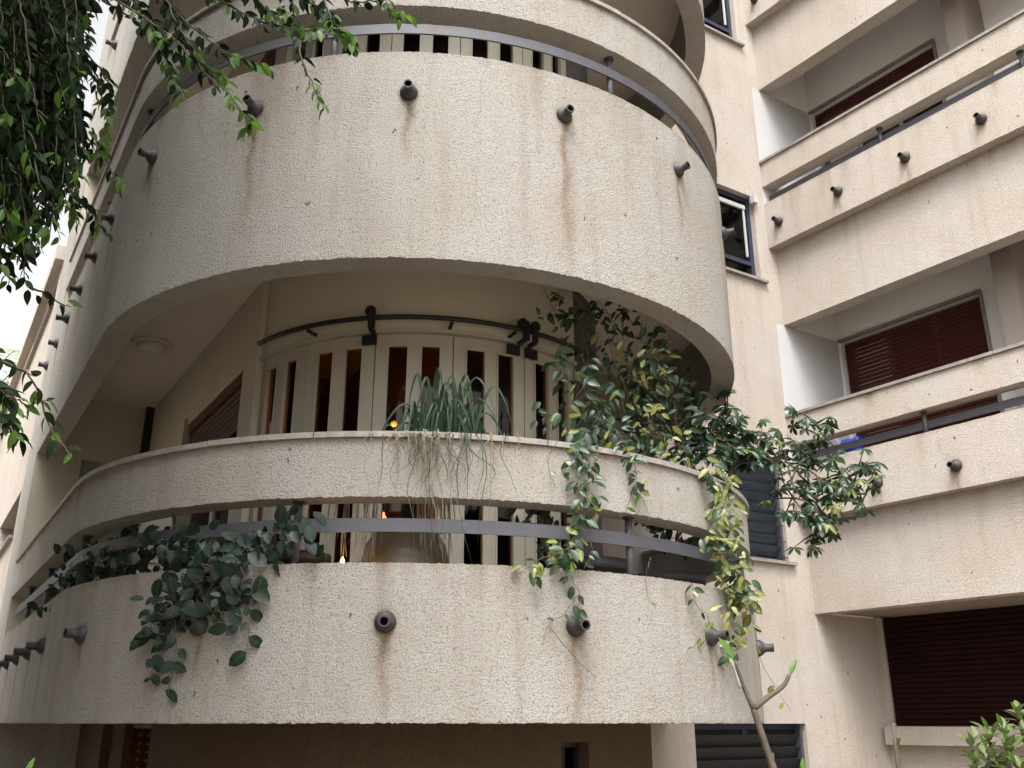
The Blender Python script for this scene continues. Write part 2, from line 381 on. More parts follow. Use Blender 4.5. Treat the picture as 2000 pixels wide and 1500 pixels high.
# drain spouts
SP_PHI = [-44, -21, 2, 25, 49, 73, 97]; SP_S = [.42+.72*i for i in range(6)]
def streaks(spz, arcs, lens, top, seed, tops=1.0):
    r = np.random.default_rng(seed)
    drips = [(r.uniform(-4, AE), r.uniform(.02, .07), r.uniform(.1, .5)*tops, r.uniform(.1, .4)) for _ in range(46)]
    broad = [(r.uniform(-4, AE), r.uniform(.03, .14), r.uniform(.04, .15)*tops) for _ in range(26)]
    def f(a, z):
        s = np.zeros(a.shape)
        for ac, L in zip(arcs, lens):
            dz = spz-.045-z; m = (dz > -.03) & (dz < L)
            cx = ac+.012*np.sin(z*17+ac*5)
            wd = .016+.03*np.clip(dz, 0, 1)
            s += m*np.exp(-((a-cx)/wd)**2)*np.clip(1-dz/L, 0, 1)**.7*.75
            s += np.exp(-((np.hypot(a-ac, z-spz)-.058)/.014)**2)*.4
            s += m*np.exp(-((a-cx)/(wd*3.6))**2)*np.clip(1-dz/L, 0, 1)**.8*.16
        for ac, wd, st in broad:
            s += np.exp(-((a-ac-.02*np.sin(z*9+ac))/wd)**2)*st*np.clip(.5+.5*np.sin(z*4.1+ac*7), .2, 1)
        for ac, wd, L, st in drips:
            dz = top-z; m = (dz >= 0) & (dz < L)
            s += m*np.exp(-((a-ac)/wd)**2)*(1-np.clip(dz/L, 0, 1))*st
        s += np.clip(1-(top-z)/.05, 0, 1)*.16
        return np.clip(s, 0, .9)
    return f
def spout_mesh():
    mb = MB(); prof = [(.054, -.02), (.054, .010), (.048, .024), (.034, .038), (.026, .048), (.025, .086), (.0275, .088), (.0275, .098), (.020, .098), (.020, .02)]
    mb.lathe((0, 0, 0), (1, 0, 0), prof, 20)
    me = D.meshes.new('drain_spout'); me.from_pydata([tuple(v) for v in mb.v], [], mb.f); me.polygons.foreach_set('use_smooth', [True]*len(me.polygons))
    me.materials.append(M['pipe']); me.materials.append(M['hole']); me.polygons[len(me.polygons)-1].material_index = 1
    for k in range(20*8, 20*9): me.polygons[k].material_index = 1
    me.set_sharp_from_angle(angle=math.radians(40)); return me
SPM = spout_mesh()
def spout(mp, a, off, z, parent, lab=None):
    p0 = P3(mp, a, off, z); p1 = P3(mp, a, off+.1, z); d = (p1-p0).normalized()
    yaw = math.atan2(d.y, d.x)+random.uniform(-.05, .05)
    o = D.objects.new('drain_spout', SPM); COL.objects.link(o); o.parent = parent
    o.matrix_local = Matrix.Translation(p0) @ Matrix.Rotation(yaw, 4, 'Z') @ Matrix.Rotation(random.uniform(-.09, .12), 4, 'Y') @ Matrix.Diagonal((random.uniform(.85, 1.12), 1, 1, 1))
    return o
def coping(mp, a0, a1, z, parent, o0=.02, o1=-.20, step=.62, th=.03):
    k = max(1, round((a1-a0)/step)); st = (a1-a0)/k
    for i in range(k):
        hz = random.uniform(-.0015, .0015)
        shell('coping_stone', mp, a0+i*st+.003, a0+(i+1)*st-.003, z-th+hz, z+hz, o0+random.uniform(-.001, .001), o1, M['coping'], parent, da=.08, smooth=False)
def posts(mp, arcs, off, z0, z1, parent):
    for a in arcs:
        p = P3(mp, a, off, z0); q = P3(mp, a, off, z1)
        MB().tube([p, q], .021, 10).build('post', M['metal'], parent, True)
        MB().lathe(q-Z*.012, (0, 0, 1), [(.034, 0), (.034, .012)], 12).build('post_collar', M['metal'], parent)

for lv in range(3):
    zb = lv*S
    fine = dict(da=.0125, dz=.0125) if lv < 2 else dict(da=.05, dz=.05)
    bot = 0.0 if lv == 0 else zb-.664
    top = zb+(.748 if lv == 0 else .730); bb = zb+1.083; ct = zb+1.424
    arcs = [a_of(p) for p in SP_PHI]+[-s for s in SP_S]
    zs = zb+(.462 if lv == 0 else .43)
    L0 = {0: [.2, .25, .42, .6, .3, .4, .3]+[.5]*6, 1: [.3, .9, .45, 1.05, .5, .5, .3]+[.5]*6, 2: [.5]*13}[lv]
    lab = ['lower balcony parapet with a vine over its rim', 'tall middle balcony parapet streaked with rust', 'top balcony parapet'][lv]
    par = shell('balcony_parapet', bay, -SL, AE, bot, top, 0, -.17, M['stucco'], BLD, rough=.0035, stain=streaks(zs, arcs, L0, top, 30+lv), **fine)
    par['label'] = lab
    beam = shell('upper_beam', bay, -SL, AE, bb, ct-.03, 0, -.165, M['stucco'], par, rough=.003 if lv < 2 else 0, stain=streaks(zb+9, [], [], ct-.03, 40+lv, .8), **fine)
    coping(bay, -SL, AE, ct, par)
    for a in arcs: spout(bay, a, 0, zs, par)
    posts(bay, [a_of(p) for p in (-32.5, -10, 12.8, 35.2, 57.8, 80, 102)][0 if lv != 0 else 0::1] if False else [a_of(p) for p in (-55, -10, 35.2, 80)]+[-1.4, -2.6], -.08, top-.05, bb+.003, par)
    shell('handrail', bay, -SL+.12, AE-.02, zb+.912, zb+.982, -.05, -.062, M['metal'], par, da=.06)
    # slab and ceiling
    phs = np.linspace(PHI0, 124, 60)
    ol = [(C[0]+(R-.08)*math.sin(math.radians(p)), C[1]-(R-.08)*math.cos(math.radians(p))) for p in phs if p < 119]
    ol += [tuple(C+un*2.2-nn*.15), tuple(K+un*1.2-nn*.15), tuple(K+un*1.2+uf*6), tuple(T-nf*.08+uf*(SL+.9)+un*5), tuple(T-nf*.08+uf*(SL+.9))]
    slab('floor_slab', ol, zb+.02 if lv == 0 else zb-.05, zb+.25, M['ceiling'], BLD)
slab('roof_slab', ol, 3*S-.3, 3*S+.25, M['ceiling'], BLD)
# top parapet of the roof terrace
shell('roof_parapet', bay, -SL-.98, AE, 3*S-.66, 3*S+.75, 0, -.17, M['stucco'], BLD, da=.1)
# solid pier at the left end of the loggias, walls down to the ground
shell('end_pier', bay, -SL-.98, -SL, -EYE, 3*S-.66, 0, -1.9, M['stucco'], BLD, da=.1, dz=.3)
# low wing beyond the pier
LW = shell('low_wing_wall', bay, -13.0, -SL-.98, -EYE, 4.96, -.004, -.30, M['stucco_r'], BLD, holes=[(-7.0, -4.6, 1.83, 2.31), (-7.2, -4.8, 4.55, 4.9)], da=.3, dz=.3)
hbox('low_wing_roof', bay, -13.2, -SL-.985, .09, -1.6, 4.96, 5.13, M['stucco_r'], BLD)
def framed_window(mp, a0, a1, z0, z1, off, depth, fm, gm, name='window', mull=1, trans=None, parent=BLD, fw=.045, label=None):
    w = MB()
    def bar(x0, x1, y0, y1, o=0.0, t=.02):
        c = (P3(mp, (x0+x1)/2, off+o, (y0+y1)/2)); dx = (P3(mp, x1, off, 0)-P3(mp, x0, off, 0)); L = dx.length; dx.normalize()
        w.box(c, dx, Z.cross(dx), Z, L/2, t, (y1-y0)/2)
    bar(a0, a0+fw, z0, z1); bar(a1-fw, a1, z0, z1); bar(a0+fw, a1-fw, z1-fw, z1, 0, .019); bar(a0+fw, a1-fw, z0, z0+fw, 0, .019)
    cuts = [a0+fw+(a1-a0-2*fw)*i/mull for i in range(mull+1)]
    for c in cuts[1:-1]: bar(c-fw*.6, c+fw*.6, z0+fw, z1-fw, 0, .018)
    if trans: bar(a0+fw, a1-fw, trans-fw*.5, trans+fw*.5, .002, .0175)
    o = w.build(name, fm, parent)
    if label: o['label'] = label
    for i in range(mull):
        hbox('pane', mp, cuts[i]+.004, cuts[i+1]-.004, off-.004, off-.009, z0+fw*.5, z1-fw*.5, gm, o)
    return o
for zz0, zz1, a0, a1 in ((1.83, 2.31, -7.0, -4.6), (4.55, 4.9, -7.2, -4.8)):
    f = framed_window(bay, a0, a1, zz0, zz1, -.22, 0, M['wood'], M['glass'], mull=3)
    hbox('sill', bay, a0-.05, a1+.05, .04, -.2, zz0-.03, zz0, M['coping'], f)
hbox('low_wing_room', bay, -7.4, -4.55, -.32, -1.4, 1.2, 5.0, M['room'], BLD)

# inner walls of the loggias and curved glazed doors
aD = [a_of(p) for p in (-51.6, -30, -8.4, 13.2, 34.9, 56.6)]
LIN = -1.0; LD = R and (1.35-R)
def slats(mp, a0, a1, z0, z1, off, m, parent, pitch=.048, tilt=.2, name='slat'):
    k = int(round((z1-z0)/pitch)); me = None
    for i in range(k):
        z = z0+(i+.5)*(z1-z0)/k
        if me is None:
            p0 = P3(mp, a0, off, 0); p1 = P3(mp, a1, off, 0); L = (p1-p0).length
            h = (z1-z0)/k*.46
            v = [(0, -.006, -h), (L, -.006, -h), (L, .004, -h*.3), (0, .004, -h*.3), (L, .004, h*.5), (0, .004, h*.5), (L, -.004, h), (0, -.004, h), (0, -.012, 0), (L, -.012, 0)]
            f = [(0, 1, 2, 3), (3, 2, 4, 5), (5, 4, 6, 7), (7, 6, 9, 8), (8, 9, 1, 0), (0, 3, 5, 7, 8), (1, 9, 6, 4, 2)]
            me = D.meshes.new(name); me.from_pydata(v, [], f); me.materials.append(m)
            dx = (p1-p0).normalized(); ny = dx.cross(Z)
            q = P3(mp, (a0+a1)/2, off+.1, 0)-P3(mp, (a0+a1)/2, off, 0)
            if ny.dot(q) < 0: ny = -ny
            rot = Matrix((dx, ny, Z)).transposed().to_4x4()
        o = D.objects.new(name, me); COL.objects.link(o); o.parent = parent
        o.matrix_local = Matrix.Translation(P3(mp, a0, off, z)+Vector((0, 0, random.uniform(-.001, .001)))) @ rot
for lv in range(3):
    zb = lv*S; zf = zb+.25; zc = zb+S-.05
    shell('loggia_wall', bay, -SL, aD[0], zf, zc, LIN, LIN-.2, M['plaster'], BLD, holes=[(-1.75, -.14, zf-.01 if lv else zb+.9, zb+2.45)], da=.1)
    shell('door_lintel_wall', bay, aD[0], aD[-1], zb+2.45, zc, LD+.03, LD-.15, M['plaster'], BLD, da=.06)
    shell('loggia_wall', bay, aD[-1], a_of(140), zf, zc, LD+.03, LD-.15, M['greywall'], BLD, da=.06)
    if lv == 2: continue
    # curved door lintel trim
    shell('door_head_trim', bay, aD[0]+.004, aD[-1]-.004, zb+2.425, zb+2.45-.002, LD+.055, LD-.05, M['doorpaint'], BLD, da=.05)
    for i in range(5):
        d0, d1 = aD[i], aD[i+1]; w = d1-d0
        g1 = (d0+w*.170, d0+w*.420); g2 = (d0+w*.595, d0+w*.830)
        lf = shell('door_leaf', bay, d0+.006, d1-.006, zf+.02, zb+2.42, LD+.02, LD-.03, M['doorpaint'], BLD, holes=[(g1[0], g1[1], zf+.16, zb+2.34), (g2[0], g2[1], zf+.16, zb+2.34)], da=.06, smooth=False)
        for ga, gb in (g1, g2):
            shell('pane', bay, ga-.01, gb+.01, zf+.15, zb+2.35, LD-.003, LD-.009, M['glass'], lf, da=.06)
            shell('glazing_bead', bay, ga-.012, gb+.012, zf+.148, zb+2.352, LD+.027, LD+.021, M['doorpaint'], lf, holes=[(ga+.006, gb-.006, zf+.17, zb+2.33)], da=.06, smooth=False)
    # black sliding track with hangers
    tr = MB().tube([P3(bay, a_of(p), LD+.12, zb+2.50) for p in np.linspace(-47, 62, 40)], .017, 8).build('door_track', M['dmetal'], BLD, True)
    for ph in (-27, 12, 29.5, 52):
        MB().tube([P3(bay, a_of(ph), LD+.12, zb+2.47), P3(bay, a_of(ph), LD+.03, zb+2.47)], .013, 6).build('track_bracket', M['dmetal'], tr)
    for ph, s in ((-8.9, 1), (31.6, 1), (35.6, -1)):
        def hp(dph, o, z): return P3(bay, a_of(ph+dph), LD+o, zb+z)
        hb = MB(); dx = (hp(1, 0, 0)-hp(-1, 0, 0)).normalized(); ny = Z.cross(dx)
        hb.lathe(hp(0, .12, 2.545)-ny*.02, ny, [(.0, -.004), (.036, 0), (.036, .03), (.02, .035)], 14)
        hb.box(hp(.6*s, .145, 2.49), dx, ny, Z, .024, .006, .07)
        hb.box(hp(.3*s, .10, 2.42), dx, ny, Z, .013, .04, .012)
        hb.box(hp(-1.0*s, .045, 2.375), dx, ny, Z, .05, .006, .035)
        hb.build('track_hanger', M['dmetal'], tr)
    # window in the straight inner wall with half lowered shutter
    z0 = zf if lv else zb+.9
    wv = framed_window(bay, -1.74, -.15, z0, zb+2.44, LIN-.10, 0, M['doorpaint'], M['glass'], mull=2, fw=.06)
    hbox('shutter_box', bay, -1.745, -.145, LIN-.01, LIN-.09, zb+2.36, zb+2.446, M['wood'], wv)
    slats(bay, -1.74, -.15, zb+2.02, zb+2.36, LIN-.03, M['slat'], wv)
    hbox('surround', bay, -1.80, -1.752, LIN+.03, LIN-.08, zb+.86, zb+2.50, M['plaster'], wv)
    # end wall of the loggia
    ew = plane(np.array(bay(-SL, 0)), un, nn)
    hs = (.40, .93, zb+.9, zb+2.44)
    shell('loggia_end_wall', ew, .01, 1.02, zf, zc, .012, -.3, M['plaster'], BLD, holes=[hs], smooth=False)
    wv = framed_window(ew, hs[0], hs[1], hs[2], hs[3], -.10, 0, M['wood'], M['glass'], fw=.05)
    slats(ew, hs[0]+.02, hs[1]-.02, zb+2.12, zb+2.435, -.02, M['slat'], wv)
    # rooms behind the glass
    rm = M['room']
    ol = [(C[0]+1.15*math.sin(math.radians(p)), C[1]-1.15*math.cos(math.radians(p))) for p in np.linspace(-60, 100, 14)]
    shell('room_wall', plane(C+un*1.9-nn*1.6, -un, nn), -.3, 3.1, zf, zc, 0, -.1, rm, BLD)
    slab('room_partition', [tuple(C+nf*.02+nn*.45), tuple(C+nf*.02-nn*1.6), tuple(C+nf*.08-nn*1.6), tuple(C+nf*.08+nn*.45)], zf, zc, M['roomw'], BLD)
# dark square downpipe box in the loggia corner
for lv in (0, 1):
    dp = MB().box(P3(ew, .97, .06, lv*S+1.66), Vector((un[0], un[1], 0)), Vector((nn[0], nn[1], 0)), Z, .045, .04, 1.40)
    dp.build('downpipe', M['dmetal'], BLD)
# base walls under the lowest balcony
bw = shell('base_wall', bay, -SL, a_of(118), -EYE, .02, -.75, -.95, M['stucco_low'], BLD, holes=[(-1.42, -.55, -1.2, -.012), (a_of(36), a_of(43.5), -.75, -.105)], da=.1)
vt = framed_window(bay, -1.42, -.55, -1.2, -.012, -.82, 0, M['wood'], M['hole'], name='louvred_vent', fw=.03, mull=3)
slats(bay, -1.39, -.58, -1.17, -.03, -.80, M['ventslat'], vt, .055)
framed_window(bay, a_of(36), a_of(43.5), -.75, -.105, -.85, 0, M['dmetal'], M['glass'], name='basement_window', fw=.03)
hbox('base_pilaster', bay, -2.3, -1.9, -.68, -.76, -EYE, .015, M['stucco_low'], BLD)

# narrow wall between the bay and the wing, with stacked small windows
nh = [(-.92, -.17, 4.60, 5.66), (-.92, -.17, 1.50, 2.56), (-.92, -.17, 7.80, 8.86), (-1.56, -.17, -1.1, -.006)]
shell('stair_wall', narrow, -3.02, 0.0, -EYE, 10.6, 0, -.3, M['stucco_r'], BLD, holes=nh, smooth=False, da=.5, dz=.5, stain=lambda a, z: np.zeros(a.shape))
def rcs(name, a0, a1, z0, z1, m): return shell(name, narrow, a0, a1, z0, z1, .0, -.3, m, BLD, smooth=False)
rcs('porch_wall', 0.0, 1.3, -EYE, 1.02, M['stucco_r'])
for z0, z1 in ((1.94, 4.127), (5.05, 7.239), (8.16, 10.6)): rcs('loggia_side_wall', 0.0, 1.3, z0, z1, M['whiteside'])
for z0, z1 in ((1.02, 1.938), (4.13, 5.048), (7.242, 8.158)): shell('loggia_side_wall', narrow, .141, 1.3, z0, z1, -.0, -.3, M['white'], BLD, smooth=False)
for i, (a0, a1, z0, z1) in enumerate(nh):
    if i in (0, 2):
        wv = framed_window(narrow, a0, a1, z0, z1, -.09, 0, M['blueframe'], M['glass'], trans=z0+.22, fw=.05, label='dark blue framed window beside the round bay' if i == 0 else None)
        MB().box(P3(narrow, a1-.10, -.075, (z0+z1)/2+.1), Vector((un[0], un[1], 0)), Vector((nn[0], nn[1], 0)), Z, .012, .008, .33).build('white_edge_strip', M['whiteframe'], wv)
        hbox('shutter_rail', narrow, a0+.05, a1-.08, -.06, -.085, z1-.16, z1-.11, M['whiteframe'], wv)
        hbox('sill', narrow, a0-.06, a1+.07, .05, -.07, z0-.03, z0, M['coping'], wv)
    else:
        wv = framed_window(narrow, a0, a1, z0, z1, -.12, 0, M['blueframe'], M['hole'] if i == 3 else M['glass'], mull=2, fw=.05)
        k = int((z1-z0-.1)/.105)
        for j in range(k):
            zc_ = z0+.06+j*.105+.05
            p = P3(narrow, (a0+a1)/2, -.075, zc_); ax = Vector((un[0], un[1], 0)); ay = Vector((nn[0], nn[1], 0))
            t = .45
            MB().box(p, ax, (ay*math.cos(t)-Z*math.sin(t)), (Z*math.cos(t)+ay*math.sin(t)), (a1-a0)/2-.05, .003, .055).build('louvre_blade', M['louvre'] if i == 1 else M['louvred'], wv)
        hbox('louvre_channel', narrow, a1-.05, a1-.02, -.03, -.11, z0, z1, M['metal'], wv)
        if i == 1: hbox('sill', narrow, a0-.06, a1+.07, .05, -.09, z0-.03, z0, M['coping'], wv)
        for j in range(7):
            z_ = z0+.05+j*(z1-z0-.1)/6
            if i == 1: MB().tube([P3(narrow, a0, -.02, z_), P3(narrow, a1, -.02, z_)], .004, 5).build('guard_bar', M['dmetal'], wv)
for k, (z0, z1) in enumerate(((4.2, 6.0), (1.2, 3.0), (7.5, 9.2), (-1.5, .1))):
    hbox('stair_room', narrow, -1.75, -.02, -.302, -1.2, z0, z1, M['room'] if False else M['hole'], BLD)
MB().box(P3(narrow, -.19, .03, 5.60), Vector((un[0], un[1], 0)), Vector((nn[0], nn[1], 0)), Z, .035, .03, .045).build('junction_box', M['whiteframe'], BLD)

# right wing
WL = 9.0
backw = plane(K+un*1.0, ur, nr)
for lv in range(3):
    b = 1.005+lv*3.112
    fine = dict(da=.02, dz=.02) if lv < 2 else dict(da=.2, dz=.2)
    arcs = [.18+.785*i for i in range(11)]
    zs = b+(1.135 if lv == 0 else 1.19)
    shell('corner_strip', narrow, .0, .14, b+.01, b+.93, 0, -.05, M['stucco_r'], BLD, smooth=False)
    fas = shell('balcony_fascia', wing, 0.0, 4.4 if lv < 2 else WL, b+.012, b+.93, -.12, -.30, M['stucco_r'], BLD, rough=.0015, stain=streaks(b+9, [], [], b+.93, 50+lv, .6), **fine)
    par = shell('balcony_parapet', wing, -.06, 4.4 if lv < 2 else WL, b+.93, b+1.50, 0, -.17, M['stucco_r'], BLD, rough=.002, stain=streaks(zs, arcs, [.12+.1*((i*7) % 3) for i in range(11)], b+1.5, 60+lv, 1), **fine)
    if lv < 2:
        shell('balcony_fascia', wing, 4.4, WL, b+.012, b+.93, -.12, -.30, M['stucco_r'], BLD)
        shell('balcony_parapet', wing, 4.4, WL, b+.93, b+1.50, 0, -.17, M['stucco_r'], BLD)
    par['label'] = ['lower wing parapet', 'middle wing parapet', 'top wing parapet'][lv]
    shell('upper_beam', wing, 0.0, WL, b+1.725, b+2.03, 0, -.17, M['stucco_r'], par, rough=.0015, da=.02 if lv < 2 else .2, dz=.02 if lv < 2 else .2, stain=streaks(b+9, [], [], b+2.03, 70+lv, .5))
    coping(wing, 0.005, WL, b+2.062, par, .02, -.2, 1.1)
    for a in arcs: spout(wing, a, 0, zs, par)
    posts(wing, [1.48+1.47*i for i in range(-1, 5) if i >= 0], -.08, b+1.49, b+1.727, par)
    shell('handrail', wing, .02, WL, b+1.56, b+1.632, -.09, -.102, M['metal'], par)
    q0 = K+nr*-.12; q1 = K+ur*WL+nr*-.12
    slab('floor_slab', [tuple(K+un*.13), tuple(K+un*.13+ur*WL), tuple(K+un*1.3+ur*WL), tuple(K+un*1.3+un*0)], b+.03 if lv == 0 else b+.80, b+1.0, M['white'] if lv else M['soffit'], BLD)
    # back wall with a wide roller shutter; opening from the inner corner
    zt = b+3.10; zf = b+1.0
    door = (.03, 1.68, zf, zt-.0)
    zcl = b+3.112+.80
    shell('loggia_back_wall', backw, 0.0, 2.04, zf, zcl, 0, -.25, M['white'], BLD, holes=[door], smooth=False)
    shell('loggia_back_wall', backw, 2.04, WL, zf, zcl, .0, -.25, M['white'], BLD, smooth=False)
    hbox('partition_fin', backw, 2.05, 2.25, .45, .002, zf, zcl, M['fin'], BLD)
    wv = framed_window(backw, door[0], door[1], zf+.004, zt-.004, -.10, 0, M['coping'], M['glass'], name='shuttered_window', mull=3, fw=.03)
    if lv == 0: slats(backw, door[0]+.03, door[1]-.03, zf+.03, zt-.03, -.045, M['slat'], wv)
    else:
        slats(backw, door[0]+.03, door[1]-.03, zt-.62, zt-.03, -.045, M['slat'], wv)
    hbox('head_trim', backw, door[0]-.02, door[1]+.02, .025, -.02, zt-.002, zt+.03, M['coping'], wv)
    hbox('jamb_trim', backw, door[1]+.0, door[1]+.03, .022, -.02, zf+.01, zt-.003, M['coping'], wv)
    hbox('room_back', backw, -.1, 2.2, -1.2, -1.3, zf, zcl, M['room'], BLD)
# ground floor porch shutter
wv = framed_window(backw, .09, 4.6, -.03, 1.02, -.06, 0, M['dmetal'], M['hole'], name='shuttered_window', mull=3, fw=.02)
slats(backw, .10, 4.59, -.02, 1.01, -.02, M['slatg'], wv)
shell('porch_back_wall', backw, 0.0, WL, -EYE, 1.02, 0, -.25, M['stucco_r'], BLD, holes=[(.085, 4.605, -.032, 1.03)], smooth=False)
hbox('ledge', backw, .06, WL, .14, .0, -.20, -.035, M['stucco_r'], BLD)
slab('wing_roof', [tuple(K), tuple(K+ur*WL), tuple(K+ur*WL+un*4), tuple(K+un*4)], 10.6, 10.85, M['white'], BLD)

# warm room light behind the doors
lp = MB().lathe(P3(bay, a_of(-25), LD-.75, 1.25), (0, 0, 1), [(.0, 0), (.05, .01), (.08, .08), (.05, .15), (0, .16)], 14).build('glowing_lamp', M['bulb2'])
tag(lp, 'glowing orange lamp inside the room behind the left curved doors', 'lamp')
pl = D.lights.new('room_light', 'POINT'); pl.energy = 3.0; pl.color = (1, .45, .14); pl.shadow_soft_size = .1
plo = D.objects.new('room_light', pl); COL.objects.link(plo); plo.location = P3(bay, a_of(-25), LD-.55, 1.7); plo.parent = lp; plo.matrix_parent_inverse = Matrix.Identity(4)
q = on_bay(669, 1093, -.22)
bl = empty('candle_lamp', q-Z*.06); tag(bl, 'tiny lit candle bulb glowing just above the lower parapet, left of the glazed pot', 'lamp')
MB().lathe(q-Z*.02, (0, 0, 1), [(0, 0), (.009, .004), (.011, .012), (.006, .024), (0, .036)], 12).build('flame', M['bulb'], bl, True)
MB().lathe(q-Z*.12, (0, 0, 1), [(.02, 0), (.02, .1)], 10).build('candle', M['paper'], bl)
pl = D.lights.new('candle_glow', 'POINT'); pl.energy = .12; pl.color = (1, .5, .15); pl.shadow_soft_size = .02
plo = D.objects.new('candle_glow', pl); COL.objects.link(plo); plo.location = q+Z*.03; plo.parent = bl; plo.matrix_parent_inverse = Matrix.Translation(-bl.location)
# ceiling lamp in the left loggia
r_ = ray(297, 670); zc = S-.05; q = r_*(zc/r_[2]); p = Vector((q[0], q[1], zc+EYE))
cl = empty('ceiling_lamp', p); tag(cl, 'round white ceiling lamp on the underside of the middle balcony, left end', 'lamp')
MB().lathe(p-Z*.03, (0, 0, 1), [(.16, 0), (.17, .01), (.17, .03)], 28).build('lamp_base', M['ceiling'], cl, False)
MB().lathe(p-Z*.085, (0, 0, 1), [(0, 0), (.07, .005), (.115, .025), (.125, .055)], 28).build('lamp_shade', M['lampglass'], cl, True)

# ------------------------------------------------------------------ leaves and plants
def leaf_mesh(name, m, wid=.42, fold=.25, curl=.25, tip=.85, nv=5, blunt=False):
    v = []; f = []; uv = []
    for i in range(nv+1):
        t = i/nv
        if blunt: ww = math.sin(math.pi*min(1, max(0, t))**.9)**.62
        else: ww = math.sin(math.pi*t**tip)**.85
        ww = max(ww, .03)*wid/2
        z = -curl*t*t*.5
        for j, s in enumerate((-1, 0, 1)):
            v.append((s*ww, t, z+abs(s)*fold*ww)); uv.append((.5+s*.5*ww/(wid/2), t))
    for i in range(nv):
        for j in range(2):
            a = i*3+j; f.append((a, a+1, a+4, a+3))
    me = D.meshes.new(name); me.from_pydata(v, [], f); me.polygons.foreach_set('use_smooth', [True]*len(f))
    l = me.uv_layers.new(name='UVMap')
    for p in me.polygons:
        for k in p.loop_indices: l.data[k].uv = uv[me.loops[k].vertex_index]
    me.materials.append(m); me['vv'] = 1
    return me, np.array(v), np.array(f), np.array(uv)
LF = {}
def deflf(key, m, **k): LF[key] = [leaf_mesh('leaf', M[m], **k)]
for cz, suffix in ((.2, ''), (.6, 'c')):
    deflf('vine'+suffix, 'lf_vine', wid=.66, curl=cz, fold=.2, blunt=True)
    deflf('hoya'+suffix, 'lf_hoya', wid=.50, curl=cz, fold=.3)
    deflf('var'+suffix, 'lf_var', wid=.52, curl=cz, fold=.25)
    deflf('yel'+suffix, 'lf_yel', wid=.50, curl=cz, fold=.3)
    deflf('sch'+suffix, 'lf_sch', wid=.40, curl=cz, fold=.35, tip=1.2)
    deflf('schv'+suffix, 'lf_schv', wid=.40, curl=cz, fold=.35, tip=1.2)
    deflf('fic'+suffix, 'lf_fic', wid=.46, curl=cz*1.2, fold=.35)
    deflf('ficy'+suffix, 'lf_ficy', wid=.46, curl=cz*1.2, fold=.35)
    deflf('bright'+suffix, 'lf_bright', wid=.30, curl=cz, fold=.3, tip=1.1)
    deflf('shrub'+suffix, 'lf_shrub', wid=.5, curl=cz, fold=.2, tip=1.1)
    deflf('palm'+suffix, 'palm', wid=.09, curl=cz, fold=.5)
def leafmat4(pos, d, n, L):
    d = Vector(d).normalized(); n = Vector(n); x = d.cross(n)
    if x.length < 1e-4: x = Vector((1, 0, 0))
    x.normalize(); n = x.cross(d)
    m = Matrix((x*L, d*L, n*L)).transposed().to_4x4(); m.translation = pos; return m
CAMP = Vector((0, 0, EYE))
def inframe(p):
    q = p-CAMP; yh = q.y*math.cos(TH)+q.z*math.sin(TH); zz = -q.y*math.sin(TH)+q.z*math.cos(TH)
    if yh < .1: return False
    return abs(q.x/yh) < .56 and abs(zz/yh) < .42
def plant(root, leaves, limit=300, single=300):
    """leaves: list of (pos, dir, normal, length, key): the largest-looking become objects, the rest one mass"""
    def score(l): return l[3]/((l[0]-CAMP).length) * (1 if inframe(l[0]) else .01)
    ls = sorted(leaves, key=score, reverse=True)
    for (p, d, n, L, k) in ls[:single]:
        o = D.objects.new('leaf', LF[k][0][0]); COL.objects.link(o); o.parent = root
        o.matrix_local = Matrix.Translation(-root.location) @ leafmat4(p, d, n, L)
    rest = {}
    for l in ls[single:]: rest.setdefault(l[4].rstrip('c') if False else l[4], []).append(l)
    if not ls[single:]: return
    mats = []; V = []; F = []; U = []; MI = []; base = 0
    for k, arr in rest.items():
        me, v, f, uv = LF[k][0]; mats.append(me.materials[0]); mi = len(mats)-1
        Ms = np.array([leafmat4(p, d, n, L) for (p, d, n, L, _) in arr])
        vv = np.einsum('nij,vj->nvi', Ms[:, :3, :3], v)+Ms[:, None, :3, 3]
        V.append(vv.reshape(-1, 3)); idx = (np.arange(len(arr))*len(v))[:, None, None]+f[None]+base
        F.append(idx.reshape(-1, 4)); U.append(np.tile(uv, (len(arr), 1))); MI.append(np.full(len(arr)*len(f), mi)); base += len(arr)*len(v)
    V = np.concatenate(V)-np.array(root.location); F = np.concatenate(F); U = np.concatenate(U); MI = np.concatenate(MI)
    me = D.meshes.new('leaf_mass'); me.vertices.add(len(V)); me.vertices.foreach_set('co', V.ravel())
    me.loops.add(F.size); me.loops.foreach_set('vertex_index', F.ravel().astype(np.int32))
    me.polygons.add(len(F)); me.polygons.foreach_set('loop_start', (np.arange(len(F))*4).astype(np.int32)); me.polygons.foreach_set('loop_total', np.full(len(F), 4, np.int32))
    me.polygons.foreach_set('use_smooth', np.ones(len(F), bool)); me.polygons.foreach_set('material_index', MI.astype(np.int32))
    l = me.uv_layers.new(name='UVMap'); l.data.foreach_set('uv', U[F.ravel()].ravel().astype(np.float32)); me.update(calc_edges=True)
    for m in mats: me.materials.append(m)
    o = D.objects.new('leaf_mass', me); COL.objects.link(o); o.parent = root; o['kind'] = 'stuff'
def rv(s=1.): return Vector((random.gauss(0, s), random.gauss(0, s), random.gauss(0, s)))
